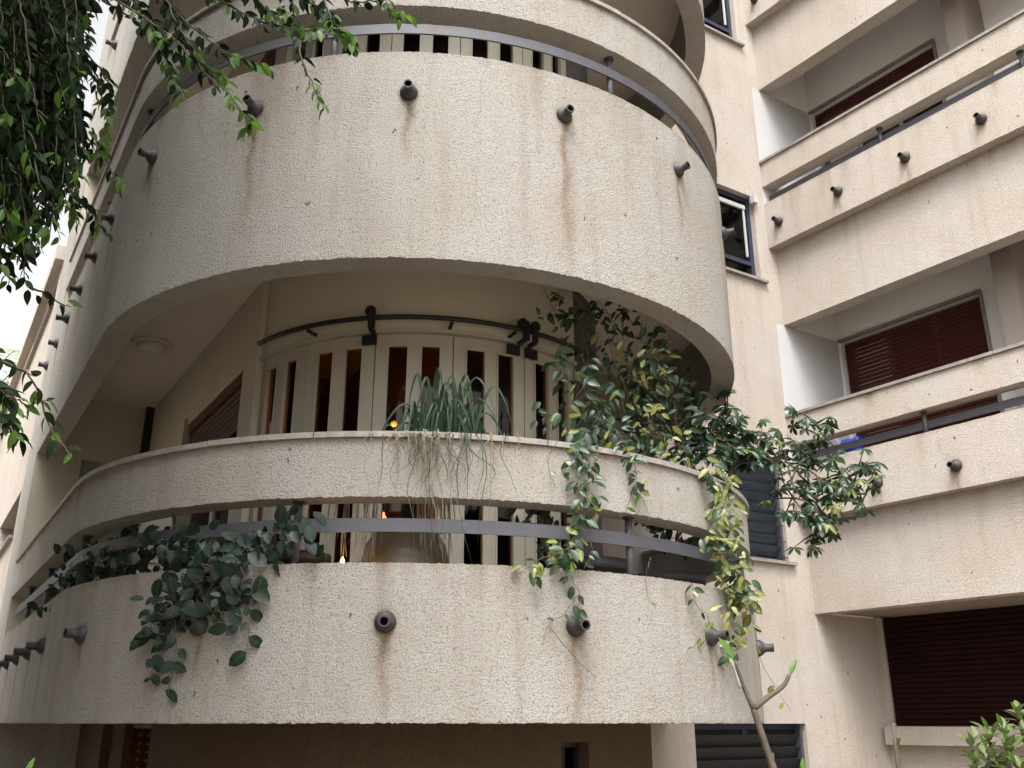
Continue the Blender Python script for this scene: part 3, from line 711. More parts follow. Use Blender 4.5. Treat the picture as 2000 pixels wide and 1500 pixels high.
def smooth_path(pts, n=24, wob=0.):
    pts = [Vector(p) for p in pts]
    if len(pts) == 2: pts = [pts[0], (pts[0]+pts[1])/2, pts[1]]
    P = [pts[0]*2-pts[1]]+pts+[pts[-1]*2-pts[-2]]; out = []
    segs = len(pts)-1
    for i in range(n+1):
        t = i/n*segs; k = min(int(t), segs-1); u = t-k; a, b, c, d = P[k:k+4]
        q = .5*((2*b)+(c-a)*u+(2*a-5*b+4*c-d)*u*u+(-a+3*b-3*c+d)*u**3)
        out.append(q+rv(wob))
    return out
def pick(keys):
    r = random.random()*sum(w for _, w in keys)
    for k, w in keys:
        r -= w
        if r <= 0: return k+random.choice(('', 'c'))
    return keys[-1][0]
def along(path, n, jit, size, keys, face, hang=.5, pair=False, leaves=None):
    out = [] if leaves is None else leaves
    for i in range(n):
        t = (i+.5)/n if pair else random.random()
        k = t*(len(path)-1); a = int(k); p = path[a].lerp(path[min(a+1, len(path)-1)], k-a)
        tg = (path[min(a+1, len(path)-1)]-path[max(a-1, 0)]).normalized()
        side = tg.cross(face).normalized()*(1 if i % 2 else -1)
        d = (side*1.0+tg*.45+face*.35+Vector((0, 0, -hang))+rv(.3)).normalized()
        n_ = (face+Z*.45+rv(.38)).normalized()
        out.append((p+rv(jit), d, n_, size*random.uniform(.5, 1.28), pick(keys)))
    return out
def stems_obj(root, paths, r0, m, name='stem', r1=None):
    mb = MB()
    for p in paths:
        n = len(p); mb.tube([q-root.location for q in p], [r0+((r1 if r1 is not None else r0*.5)-r0)*i/(n-1) for i in range(n)], 5)
    me = D.meshes.new(name); me.from_pydata([tuple(v) for v in mb.v], [], mb.f); me.materials.append(m)
    me.polygons.foreach_set('use_smooth', [True]*len(me.polygons))
    o = D.objects.new(name, me); COL.objects.link(o); o.parent = root
    if len(paths) > 3: o['kind'] = 'stuff'
    return o
def vine(name, label, cat, specs, keys, size, stem_m='stem', single=300, stem_r=.0022, group=None):
    """specs: (points in photo px, off from the bay face, n leaves, jitter, pair)"""
    allp = []; leaves = []
    for pts, off, n, jit, pair, *ex in specs:
        sz = size*(ex[0] if ex else 1)
        if callable(off): P = [off(*p) for p in pts]
        elif isinstance(off, (list, tuple)): P = [on_bay(x, y, o) for (x, y), o in zip(pts, off)]
        else: P = [on_bay(x, y, off) for x, y in pts]
        path = smooth_path(P, 26, .003)
        mid = path[len(path)//2]; face = (CAMP-mid); face.z *= .3; face.normalize()
        along(path, n, jit, sz, keys, face, .45, pair, leaves); allp.append(path)
        if jit > .04:
            for _ in range(max(2, n//14)):
                i = random.randrange(0, 18); q = [path[min(i+k*2, 26)]+rv(jit*.8) for k in range(5)]; allp.append(smooth_path(q, 12))
    root = empty(name, allp[0][0]); tag(root, label, cat, group)
    stems_obj(root, allp, stem_r, M[stem_m], 'stem', stem_r*.6); plant(root, leaves, single=single); return root

# V1 round-leaved vine over the lower parapet, left
vine('hanging_vine', 'dark round-leaved vine draped over the lower round parapet at left', 'vine', [
    ([(100, 1200), (128, 1130), (180, 1085), (240, 1070), (320, 1060)], -.03, 46, .05, False),
    ([(260, 1065), (340, 1052), (430, 1045), (520, 1040), (605, 1010)], .02, 44, .035, False),
    ([(120, 1150), (200, 1120), (290, 1105), (390, 1100)], -.13, 110, .07, False),
    ([(140, 1120), (230, 1090), (330, 1085)], -.22, 90, .08, False),
    ([(330, 1090), (400, 1095), (480, 1080), (555, 1060)], -.06, 60, .055, False),
    ([(410, 1060), (400, 1120), (345, 1160), (315, 1215), (300, 1250)], .06, 58, .05, False, 1.1),
    ([(480, 1070), (440, 1110), (390, 1150), (420, 1205)], .08, 62, .055, False, 1.1),
    ([(400, 1080), (440, 1130), (470, 1160), (450, 1190)], .05, 34, .045, False, 1.05),
    ([(545, 1040), (555, 1070), (520, 1110), (495, 1150), (488, 1210), (476, 1290)], .04, 14, .004, True, 1.2),
    ([(340, 1200), (345, 1260), (335, 1310), (328, 1352)], .05, 7, .01, True),
    ([(340, 1210), (310, 1240), (300, 1300), (290, 1325)], .06, 6, .01, True, .8),
    ([(590, 1015), (612, 1045), (600, 1075)], .03, 7, .02, False, .9),
    ([(350, 1150), (310, 1180), (300, 1230)], .07, 14, .03, False, 1.1),
], [('vine', 1)], .082)
# V2 strap-leaved plant on the coping with dry skirt
def ribbon(root, path, w0, m, name):
    v = []; f = []; n = len(path); fx = Vector((1, .1, 0))
    for i, p in enumerate(path):
        t = i/(n-1); ww = w0*(1-t**2.2)+.0006
        tg = (path[min(i+1, n-1)]-path[max(i-1, 0)]).normalized(); s = tg.cross(Vector((random.uniform(-.02, .02), -1, .25))).normalized()
        v += [p-root.location-s*ww/2, p-root.location+s*ww/2]
    f = [(2*i, 2*i+1, 2*i+3, 2*i+2) for i in range(n-1)]
    me = D.meshes.new(name); me.from_pydata([tuple(q) for q in v], [], f); me.materials.append(m)
    uvl = me.uv_layers.new(name='UVMap')
    for pg in me.polygons:
        for k in pg.loop_indices: uvl.data[k].uv = (me.loops[k].vertex_index % 2, (me.loops[k].vertex_index//2)/n)
    me.polygons.foreach_set('use_smooth', [True]*len(f))
    o = D.objects.new(name, me); COL.objects.link(o); o.parent = root; return o
gc = on_bay(868, 850, -.18); gc.z = EYE+1.40
gp = empty('strap_leaf_plant', gc); tag(gp, 'strap-leaved plant with a dry drooping skirt on the lower coping, centre', 'plant')
for i in range(70):
    b0 = gc+Vector((random.gauss(0, .075), random.uniform(-.06, .10), random.uniform(-.04, .05)))
    an = random.gauss((b0.x-gc.x)*4, .6); h = random.uniform(.12, .46)*(1-.35*abs(an)/1.5); rch = random.uniform(.05, .26)
    dx = math.sin(an); dy = random.uniform(-.7, .25)
    droop = random.uniform(.5, 1.3)
    path = smooth_path([b0, b0+Vector((dx*rch*.35, dy*rch*.3, h*.65)), b0+Vector((dx*rch*.8, dy*rch*.7, h)), b0+Vector((dx*rch*1.25, dy*rch, h-.13*droop)), b0+Vector((dx*rch*1.5, dy*rch*1.2, h-.32*droop))], 14)
    ribbon(gp, path, random.uniform(.010, .021), M['blade'], 'leaf_blade')
for i in range(74):
    x = random.uniform(735, 975) if i > 20 else random.uniform(790, 900); off = random.uniform(.03, .09)
    x = random.gauss(860, 52); y1 = random.uniform(880, 985) if random.random() < .75 else random.uniform(985, 1110)
    a = on_bay(x, 852, -.12); a.z = EYE+1.44+random.uniform(0, .05)
    xe = x+random.gauss(0, 16)
    dry = random.random() < .55
    path = smooth_path([a, on_bay(x, 846, off*.4), on_bay(x+random.gauss(0, 9), 846+(y1-846)*.3, off), on_bay((x+xe)/2+random.gauss(0, 12), 846+(y1-846)*.65, off*1.2), on_bay(xe, y1, off*.8)], 14, .0015)
    ribbon(gp, path, random.uniform(.0025, .0055), M['dry'] if dry else M['blade'], 'dry_blade' if dry else 'leaf_blade')
for i in range(70):      # pale fibre skirt between coping and pot
    x = random.choice((random.gauss(675, 22), random.gauss(872, 14), random.gauss(845, 18), random.gauss(720, 16)))
    a = on_bay(x+(800-x)*.12, 940, -.26); b_ = on_bay(x, random.uniform(1040, 1110), -.27)
    ribbon(gp, smooth_path([a+rv(.01), a.lerp(b_, .5)+rv(.015), b_], 8), random.uniform(.003, .006), M['root'], 'fibre')
fl = on_bay(770, 829, -.05)
fw = empty('orange_flower', fl); tag(fw, 'small orange flower at the left side of the strap-leaved plant', 'flower')
for k in range(6):
    an = k*math.pi/3; o = D.objects.new('petal', LF['yel'][0][0]); 
    pm = None
pme = D.meshes.new('petal'); pme.from_pydata([(0, 0, 0), (.3, .5, .1), (0, 1, .15), (-.3, .5, .1)], [], [(0, 1, 2, 3)]); pme.materials.append(M['flower'])
for k in range(7):
    an = k*2*math.pi/7; o = D.objects.new('petal', pme); COL.objects.link(o); o.parent = fw
    o.matrix_local = leafmat4(Vector(), Vector((math.cos(an), -.3, math.sin(an))), Vector((0, -1, 0)), .022)
# V3 vine curtain inside the loggia on the right
K3 = [('hoya', 12), ('yel', .3), ('var', .7)]
vine('vine_curtain', 'dense leafy vine hanging from the ceiling inside the right half of the loggia', 'vine', [
    ([(1062, 560), (1095, 640), (1100, 720), (1105, 800)], -.45, 16, .035, False),
    ([(1120, 585), (1145, 680), (1150, 780), (1170, 870)], -.45, 60, .07, False),
    ([(1175, 600), (1195, 690), (1215, 790), (1235, 880)], -.42, 90, .09, False),
    ([(1220, 610), (1250, 700), (1270, 800), (1290, 890)], -.36, 95, .09, False),
    ([(1120, 720), (1160, 790), (1200, 850), (1260, 890)], -.28, 80, .07, False),
    ([(1100, 830), (1130, 870), (1180, 880), (1240, 880)], -.10, 55, .05, False),
    ([(1270, 660), (1310, 740), (1320, 820), (1330, 890)], -.34, 70, .08, False),
    ([(1090, 570), (1085, 600), (1060, 620)], -.45, 8, .03, False),
    ([(1150, 600), (1180, 640)], -.42, 14, .04, False),
    ([(1050, 790), (1080, 850)], -.2, 8, .03, False, .8),
], K3, .075, single=300)
vine('variegated_vine', 'yellow-leaved sprays of vine in front of the dark loggia at right', 'vine', [
    ([(1240, 720), (1280, 735), (1320, 760)], -.25, 22, .05, False),
    ([(1260, 790), (1270, 830), (1300, 870)], -.22, 18, .05, False),
    ([(1290, 620), (1280, 680), (1290, 720)], -.28, 14, .05, False),
    ([(1300, 850), (1330, 880), (1310, 900)], -.1, 10, .03, False),
], [('var', 2), ('yel', 1.2), ('hoya', 1.4)], .07)
# dark shrub mass inside at right
vine('dark_shrub', 'dark bushy plant filling the right end of the lower round balcony', 'plant', [
    ([(1250, 760), (1300, 820), (1330, 880)], -.45, 120, .12, False),
    ([(1320, 780), (1350, 840), (1360, 900)], -.35, 120, .10, False),
    ([(1370, 800), (1390, 850), (1380, 900)], -.22, 70, .08, False),
], [('sch', 1)], .085, 'twig', 260)
vine('trailing_vine', 'green vine strand trailing over the upper rim and lower parapet below the curtain', 'vine', [
    ([(1145, 850), (1125, 900), (1130, 950), (1128, 1010), (1120, 1060), (1100, 1110)], .05, 62, .03, False),
    ([(1180, 870), (1160, 900), (1150, 960), (1160, 1000)], .05, 22, .03, False),
    ([(1110, 1070), (1060, 1090), (1015, 1120)], .06, 18, .03, False),
    ([(1110, 1090), (1110, 1120), (1135, 1165), (1120, 1190)], .05, 12, .02, False),
    ([(1130, 1160), (1105, 1195), (1072, 1222), (1060, 1260)], .03, 3, .004, False),
    ([(1072, 1222), (1115, 1275), (1165, 1325)], .03, 0, .004, False),
    ([(1090, 860), (1070, 900), (1085, 955)], .04, 1, .004, False),
    ([(1150, 1010), (1155, 1080), (1140, 1110)], .04, 3, .01, False),
], [('hoya', 5), ('var', 1.6)], .070)
vine('short_trailing_vine', 'short tuft of vine hanging from the lower coping right of centre', 'vine', [
    ([(1215, 868), (1235, 900), (1243, 930), (1240, 965)], .05, 26, .022, False),
    ([(1240, 950), (1262, 990), (1270, 1020)], .03, 0, .003, False),
    ([(1235, 960), (1222, 1000)], .03, 1, .003, False),
    ([(1270, 1090), (1262, 1130), (1268, 1175)], .03, 1, .003, False),
], [('hoya', 3), ('bright', 1), ('var', 1)], .058)
vine('cascading_vine', 'variegated yellow and green vine cascading over the right end of the lower balcony', 'vine', [
    ([(1380, 905), (1395, 960), (1400, 1020), (1395, 1080)], .06, 48, .035, False),
    ([(1415, 915), (1425, 980), (1425, 1050), (1420, 1110)], .07, 66, .04, False),
    ([(1400, 1060), (1430, 1110), (1440, 1160), (1450, 1200)], .07, 70, .045, False),
    ([(1420, 1150), (1425, 1200), (1435, 1250), (1425, 1290)], .06, 34, .025, False, .85),
    ([(1465, 1180), (1475, 1240), (1490, 1300), (1545, 1390)], .05, 5, .004, False, .8),
    ([(1350, 1140), (1360, 1180), (1385, 1210), (1380, 1260)], .05, 10, .015, False, .8),
    ([(1380, 1240), (1345, 1270), (1320, 1300)], .03, 2, .004, False, .8),
    ([(1440, 1130), (1450, 1160), (1460, 1180)], .09, 22, .04, False, 1.15),
], [('var', 4), ('hoya', 2.2), ('yel', .6)], .072)
vine('balcony_greenery', 'leafy plants behind the handrail gap of the lower balcony, right of the glazed pot', 'plant', [
    ([(1010, 985), (1050, 1000), (1060, 1050)], -.3, 26, .05, False, 1.1),
    ([(1240, 1000), (1290, 1040), (1340, 1060)], -.3, 50, .07, False),
    ([(1060, 1000), (1090, 1050), (1080, 1090)], -.2, 24, .05, False),
], [('hoya', 3), ('sch', 2)], .08, 'twig')
# umbrella tree reaching out of the balcony end
def whorl(out, c, size, face, keys, n=7):
    up = (Z*1.0+face*.5+rv(.4)).normalized(); a = up.cross(Vector((.3, .2, .9))).normalized(); b_ = up.cross(a); ph = random.random()*6
    k0 = pick(keys)
    for k in range(n):
        t = ph+2*math.pi*k/n; d = (a*math.cos(t)+b_*math.sin(t)-up*random.uniform(.15, .5)).normalized()
        out.append((c, d, (up+rv(.12)).normalized(), size*random.uniform(.75, 1.1), k0))
def umbrella(name, label, branches, keys, size, nper, jit, cat='tree', stem_r=.009):
    leaves = []; paths = []
    for pts, Y0, Y1, n in branches:
        P = [at_y(x, y, Y0+(Y1-Y0)*i/(len(pts)-1)) for i, (x, y) in enumerate(pts)]
        path = smooth_path(P, 20, .004); paths.append(path)
        for i in range(n):
            p = path[random.randrange(5, 21)]; c = p+rv(jit)+Z*random.uniform(-.02, .06)
            paths.append([p, p.lerp(c, .5)+Z*.01, c])
            whorl(leaves, c, size, (CAMP-c).normalized(), keys, random.choice((6, 7, 8)))
    root = empty(name, paths[0][0]); tag(root, label, cat)
    stems_obj(root, paths, stem_r, M['twig'], 'branch', .0022); plant(root, leaves, single=300); return root
umbrella('umbrella_tree', 'dark glossy umbrella tree sprawling from the right end of the lower balcony', [
    ([(1400, 960), (1450, 900), (1510, 895), (1570, 900)], 6.7, 7.0, 44),
    ([(1400, 930), (1400, 870), (1420, 830), (1420, 800)], 6.6, 6.9, 30),
    ([(1400, 900), (1450, 860), (1480, 860)], 6.7, 7.1, 22),
    ([(1560, 905), (1590, 880), (1600, 840), (1595, 825)], 6.9, 7.0, 18),
    ([(1540, 905), (1600, 910), (1650, 930), (1690, 965)], 7.0, 6.9, 30),
    ([(1540, 905), (1590, 960), (1600, 1010), (1595, 1040)], 6.9, 6.7, 30),
    ([(1540, 905), (1550, 960), (1560, 1020)], 6.8, 6.6, 12),
    ([(1560, 905), (1620, 950), (1640, 985)], 6.9, 6.7, 14),
], [('sch', 12), ('schv', 1.2)], .088, 0, .085)
# low plants: young tree in front
yt = empty('young_tree', at_y(1510, 1500, 3.0)); yt.location.z = 0
tag(yt, 'thin young tree with two bare branches tipped by single green leaves', 'tree')
Yt = 3.0; tr = lambda x, y: at_y(x, y, Yt)
b0 = tr(1530, 1560); b0.z = 0
stems_obj(yt, [smooth_path([b0, b0.lerp(tr(1517, 1515), .55), tr(1530, 1560), tr(1512, 1505), tr(1490, 1440), tr(1472, 1385)], 30)], .014, M['bark'], 'trunk', .010)
stems_obj(yt, [smooth_path([tr(1472, 1385), tr(1450, 1335), tr(1436, 1290)], 10)], .008, M['bark'], 'branch', .005)
stems_obj(yt, [smooth_path([tr(1472, 1385), tr(1500, 1362), tr(1530, 1340), tr(1542, 1318)], 10)], .010, M['bark'], 'branch', .006)
stems_obj(yt, [smooth_path([tr(1447, 1345), tr(1438, 1318), tr(1431, 1297)], 8)], .005, M['coping'], 'branch', .004)
F_ = Vector((0, -1, .2))
plant(yt, [(tr(1436, 1292), tr(1408, 1246)-tr(1436, 1292), Vector((.5, -1, .2)), .085, 'bright'), (tr(1543, 1322), tr(1552, 1285)-tr(1543, 1322), Vector((-.6, -1, .2)), .062, 'brightc'),
           (tr(1436, 1295), Vector((.3, -.2, 1)), F_, .03, 'hoya'), (tr(1509, 1490), Vector((.1, -.2, 1)), F_, .03, 'bright'), (tr(1436, 1295), Vector((-.2, -.2, 1)), F_, .03, 'bright')])
# bottom right shrub and stems
sh = empty('garden_shrub', at_y(1960, 1490, 3.1)); sh.location.z = 0
tag(sh, 'mottled green garden shrub at the lower right corner', 'shrub')
lv_ = []; pth = []
for (x, y, Y, s) in [(1900, 1465, 3.1, 1), (1935, 1450, 3.0, 1.1), (1965, 1440, 3.1, 1.1), (1990, 1410, 3.2, 1), (1930, 1490, 2.9, 1.1), (1975, 1480, 2.9, 1.2), (2010, 1450, 3.1, 1.2), (1910, 1510, 3.0, 1), (1960, 1520, 2.9, 1.2), (2030, 1500, 3, 1.2), (1995, 1520, 2.8, 1.1), (2050, 1440, 3.2, 1.1), (1950, 1570, 3, 1.2), (2030, 1570, 3, 1.2)]:
    c = at_y(x, y, Y); pth.append(smooth_path([Vector((sh.location.x+random.uniform(-.05, .05), sh.location.y, 0)), c-Z*.3+rv(.02), c], 10))
    for k in range(13):
        an = k*2.4; el = k/13.; d = Vector((math.cos(an)*(1-el*.6), math.sin(an)*(1-el*.6), -.1+el*1.2)); lv_.append((c+Z*(el*.05-.02)+rv(.006), d, Vector((0, 0, 1))-d*.4+rv(.15), .062*s*(1-.3*el), 'bright' if el > .86 else random.choice(('shrub', 'shrubc'))))
stems_obj(sh, pth, .006, M['twig'], 'stem', .004); plant(sh, lv_)
ss = empty('bare_stem', at_y(1752, 1500, 3.2)); ss.location.z = 0; tag(ss, 'short green budding stem below the ground floor shutter', 'plant')
p0 = at_y(1754, 1560, 3.2); p0.z = 0
stems_obj(ss, [smooth_path([p0, at_y(1753, 1490, 3.2), at_y(1752, 1455, 3.2), at_y(1753, 1443, 3.2)], 12, .001)], .008, M['bark'], 'stem', .006)
plant(ss, [(at_y(1752, 1452, 3.2)+rv(.003), Z+rv(.4), F_+rv(.3), .022, random.choice(('shrub', 'bright'))) for _ in range(9)])
for i, (x, y, L, lb) in enumerate(((48, 1520, .06, 'single bright blade of a low plant at the bottom left'), (1568, 1515, .05, 'fresh leaf tip rising at the foot of the louvred basement window'))):
    q = at_y(x, y, 3.0); r = empty('seedling', (q.x, q.y, 0)); tag(r, lb, 'plant')
    stems_obj(r, [smooth_path([Vector((q.x, q.y, 0)), q+rv(.004)], 8)], .003, M['stem'], 'stem', .002)
    plant(r, [(q, Z+Vector((.3-.2*i, 0, 0)), F_, L, 'bright'), (q-Z*.04, Z+Vector((-.8, 0, 0)), F_, L, 'bright'), (q-Z*.09, Z*.6+Vector((.8, 0, 0)), F_, L, 'bright')])

# fig tree: trunk outside the frame at left, crown reaching in
ft = empty('fig_tree', (-3.3, 2.6, 0)); tag(ft, 'dark small-leaved fig tree overhanging from the upper left', 'tree')
MBt = MB(); tk = smooth_path([Vector((-3.3, 2.6, 0)), Vector((-3.15, 2.7, 1.8)), Vector((-3.2, 2.9, 3.2)), Vector((-2.7, 3.1, 4.6)), Vector((-2.2, 3.2, 5.6))], 20)
stems_obj(ft, [tk], .17, M['bark'], 'trunk', .06)
lv_ = []; tw = []
KF = [('fic', 12), ('ficy', 1)]
def sprig(pts3, n, size=.052, keys=KF, tipy=.25, jit=.006):
    path = smooth_path(pts3, 16, .003); tw.append(path)
    for i in range(n):
        t = (i+random.random())/n; k = t*(len(path)-1); a = min(int(k), len(path)-2); p = path[a].lerp(path[a+1], k-a); tg = (path[a+1]-path[a]).normalized()
        side = tg.cross(Vector((random.uniform(-.4, .4), -1, .3))).normalized()*(1 if i % 2 else -1)
        d = (side*.8+tg*.7+Vector((0, 0, -.55))+rv(.25)).normalized()
        kk = pick([('ficy', 1)]) if (t > 1-tipy and random.random() < .65) else pick(keys)
        lv_.append((p+rv(jit), d, (Vector((0, -.5, 1))+rv(.45)).normalized(), size*random.uniform(.7, 1.15), kk))
def px(pts, Y): return [at_y(x, y, Y+random.uniform(-.06, .06)) for x, y in pts]
# sprigs crossing the top of the picture
for pts, Y, n in [
    ([(330, -60), (430, 0), (520, 45), (600, 60), (690, 75)], 2.7, 60), ([(430, -80), (560, -20), (640, 30), (690, 95)], 2.8, 60),
    ([(560, -60), (580, 60), (600, 140), (635, 215)], 2.7, 34), ([(200, -20), (330, 70), (400, 140), (470, 215), (490, 250)], 2.6, 48),
    ([(260, -60), (360, 40), (440, 100), (520, 130)], 2.7, 50), ([(200, 0), (290, 60), (330, 130), (350, 190)], 2.8, 46), ([(300, -40), (350, 50), (380, 110), (445, 160)], 2.7, 44),
    ([(700, -60), (745, -10), (760, 15), (800, 30)], 2.6, 16), ([(640, -50), (680, 0), (740, 5), (780, 40)], 2.75, 14), ([(150, -60), (260, 0), (300, 60), (340, 100)], 2.6, 50),
    ([(400, -70), (480, -20), (520, 20), (560, 20)], 2.5, 36), ([(180, 250), (215, 330), (235, 370)], 2.9, 14), ([(150, 380), (185, 420), (200, 460)], 3.0, 14),
    ([(60, 560), (110, 590), (140, 600)], 2.9, 9), ([(-80, 640), (0, 700), (60, 740), (95, 830), (140, 885)], 2.6, 22), ([(-80, 740), (0, 760), (50, 790), (100, 778)], 2.7, 20),
    ([(-60, 780), (10, 820), (40, 860)], 2.4, 30), ([(-60, 720), (0, 760), (30, 810)], 2.5, 30), ([(120, 60), (200, 140), (215, 210), (195, 300)], 2.9, 50), ([(600, -60), (640, 20), (650, 60)], 2.6, 22)]:
    sprig(px(pts, Y), n, tipy=.4 if n < 70 else .25)
# the dense hanging mass at left
for i in range(560):
    u = random.random()
    x0 = random.uniform(-260, 150); top = random.uniform(-280, 300); ln = random.uniform(90, 240)
    ymax = 330+150*math.cos((x0-60)/140.) if x0 > -40 else 520
    if top+ln > ymax+70: top = ymax+70-ln
    Y = random.uniform(2.5, 4.2); dxp = random.uniform(-10, 60)
    x1 = min(x0+dxp, 195 if top+ln < 330 else 150)
    sprig(px([(x0-50, top-40), (x0, top), ((x0+x1)/2, top+ln*.5), (x1, top+ln)], Y), 26, .055, [('fic', 40), ('ficy', .5)], .12)
for i in range(90):
    x0 = random.uniform(-200, 60); ln = random.uniform(60, 150); y0 = random.uniform(300, 430); sprig(px([(x0-20, y0), (x0, y0+ln*.5), (x0+random.uniform(-10, 30), y0+ln)], random.uniform(2.6, 3.6)), 17, .052)
# canopy above and to the left, out of the picture
for i in range(1500):
    c = Vector((random.uniform(-7.2, -1.1), random.uniform(.6, 5.4), random.uniform(4.2, 8.6)))
    q = c-CAMP; el = q.z/max(.1, q.y); az = q.x/max(.1, q.y)
    if inframe(c) or inframe(c-Z*.9) or inframe(c+Vector((.6, 0, -.4))): continue
    if ((c.x+3.5)/3.1)**2+((c.y-3.2)/2.7)**2+((c.z-6.0)/2.3)**2 > 1: continue
    e = c+Vector((random.uniform(-.5, .5), random.uniform(-.5, .5), -random.uniform(.3, .6)))
    sprig([c, c.lerp(e, .5)+Z*.1, e], 26, .15, [('fic', 1)], 0)
# deep part of the same crown, close to the garden front
def toimg(p):
    q = p-CAMP; yh = q.y*math.cos(TH)+q.z*math.sin(TH); zz = -q.y*math.sin(TH)+q.z*math.cos(TH)
    return (1000+1834*q.x/yh, 750-1834*zz/yh) if yh > .1 else (-9999, -9999)
k = 0
while k < 1100:
    c = Vector((random.uniform(-7.2, -2.2), random.uniform(4.0, 8.0), random.uniform(3.6, 9.4)))
    if ((c.x+4.5)/1.9)**2+((c.y-5.2)/1.6)**2+((c.z-6.3)/2.9)**2 > 1: continue
    if (c.x-T[0])*nf[0]+(c.y-T[1])*nf[1] < .45 or math.hypot(c.x-C[0], c.y-C[1]) < R+.5: continue
    k += 1
    e = c+Vector((random.uniform(-.4, .3), random.uniform(-.4, .3), -random.uniform(.25, .5)))
    ok = True
    for p_ in (c, e):
        ix, iy = toimg(p_)
        if -40 < ix < 2040 and -60 < iy < 1560 and not (iy < 400 and ix < 185-max(0, iy-250)*.3): ok = False
    if ok: sprig([c, c.lerp(e, .5)+Z*.08, e], 26, .10, [('fic', 1)], 0, .05)
stems_obj(ft, tw, .0045, M['twig'], 'twig', .0015)
lim = [[Vector((-2.9, 3.0, 4.0)), Vector((-2.0, 3.0, 4.9)), Vector((-1.2, 2.7, 5.0)), Vector((-.7, 2.6, 4.6))], [Vector((-3.2, 2.85, 3.0)), Vector((-2.5, 3.0, 4.2)), Vector((-1.9, 2.9, 4.2))], [Vector((-3.2, 2.8, 2.6)), Vector((-2.6, 2.9, 3.3)), Vector((-2.0, 3.0, 3.4))], [Vector((-2.3, 3.2, 5.4)), Vector((-1.2, 2.6, 6.3)), Vector((-.5, 1.8, 6.6))]]
stems_obj(ft, [smooth_path(l, 14) for l in lim], .035, M['bark'], 'branch', .012)
plant(ft, lv_)
# unseen tree added left of and behind the viewpoint to shade the bay's left
shade_tree = empty('garden_tree', (-6.2, 1.0, 0)); tag(shade_tree, 'broad dark tree added out of view left of the viewpoint to shade the bay', 'tree')
stems_obj(shade_tree, [smooth_path([Vector((-6.2, 1.0, 0)), Vector((-6.1, 1.1, 2)), Vector((-5.8, 1.4, 5.5))], 12)], .22, M['bark'], 'trunk', .07)
lv_ = []; tw = []
k = 0
while k < 2600:
    c = Vector((random.uniform(-9.5, -2.4), random.uniform(-3.5, 7.0), random.uniform(.9, 8.5)))
    if ((c.x+5.9)/3.4)**2+((c.y-1.4)/4.9)**2+((c.z-4.6)/4.0)**2 > 1 and ((c.x+4.3)/1.5)**2+((c.y-4.6)/1.3)**2+((c.z-4.6)/3.4)**2 > 1: continue
    k += 1
    if inframe(c) or inframe(c-Z*.9) or inframe(c+Vector((.6, 0, -.4))): continue
    e = c+Vector((random.uniform(-.6, .6), random.uniform(-.6, .6), -random.uniform(.2, .5)))
    sprig([c, c.lerp(e, .5)+Z*.1, e], 22, .17, [('fic', 1)], 0)
stems_obj(shade_tree, tw, .006, M['twig'], 'twig', .002); plant(shade_tree, lv_, single=0)
# far palm and tree beyond the low wing
pm = empty('palm_tree', at_y(-30, 760, 15)); pm.location.z = 0; tag(pm, 'pale feathery palm behind the low left wing', 'palm tree')
top = at_y(-40, 800, 15)
stems_obj(pm, [smooth_path([Vector((top.x, top.y, 0)), Vector((top.x+.2, top.y, 3)), top], 14)], .16, M['bark'], 'trunk', .12)
lv_ = []; fr_ = []
for k in range(14):
    an = k*2*math.pi/14+.2; d = Vector((math.cos(an), math.sin(an), 0)); L = 1.5
    path = smooth_path([top, top+d*L*.4+Z*.7, top+d*L*.8+Z*.75, top+d*L*1.15+Z*.2], 20); fr_.append(path)
    for i in range(3, 21):
        tg = (path[min(i+1, 20)]-path[i-1]).normalized(); sd = tg.cross(Z).normalized()
        for s in (-1, 1): lv_.append((path[i], sd*s+tg*.5-Z*.25+rv(.05), Z+rv(.15), .42*(1-abs(i-11)/16.), 'palm'))
stems_obj(pm, fr_, .012, M['stem'], 'frond_stem', .004); plant(pm, lv_)
bt = empty('garden_tree', (-9.5, 13.5, 0)); tag(bt, 'bright leafy tree behind the low wing at the left edge', 'tree')
stems_obj(bt, [smooth_path([Vector((-9.5, 13.5, 0)), Vector((-9.6, 13.5, 2.5)), Vector((-9.5, 13.4, 4.6))], 12)], .12, M['bark'], 'trunk', .05)
lv_ = []; tw = []
for i in range(70):
    c = Vector((-9.6+random.gauss(0, .8), 13.4+random.gauss(0, .8), 4.2+random.gauss(0, .7))); e = c+rv(.3); sprig([Vector((-9.5, 13.4, 3.9)).lerp(c, .6), c, e], 18, .13, [('ficy', 1)], 0, .05)
stems_obj(bt, tw, .01, M['twig'], 'twig', .004); plant(bt, lv_)

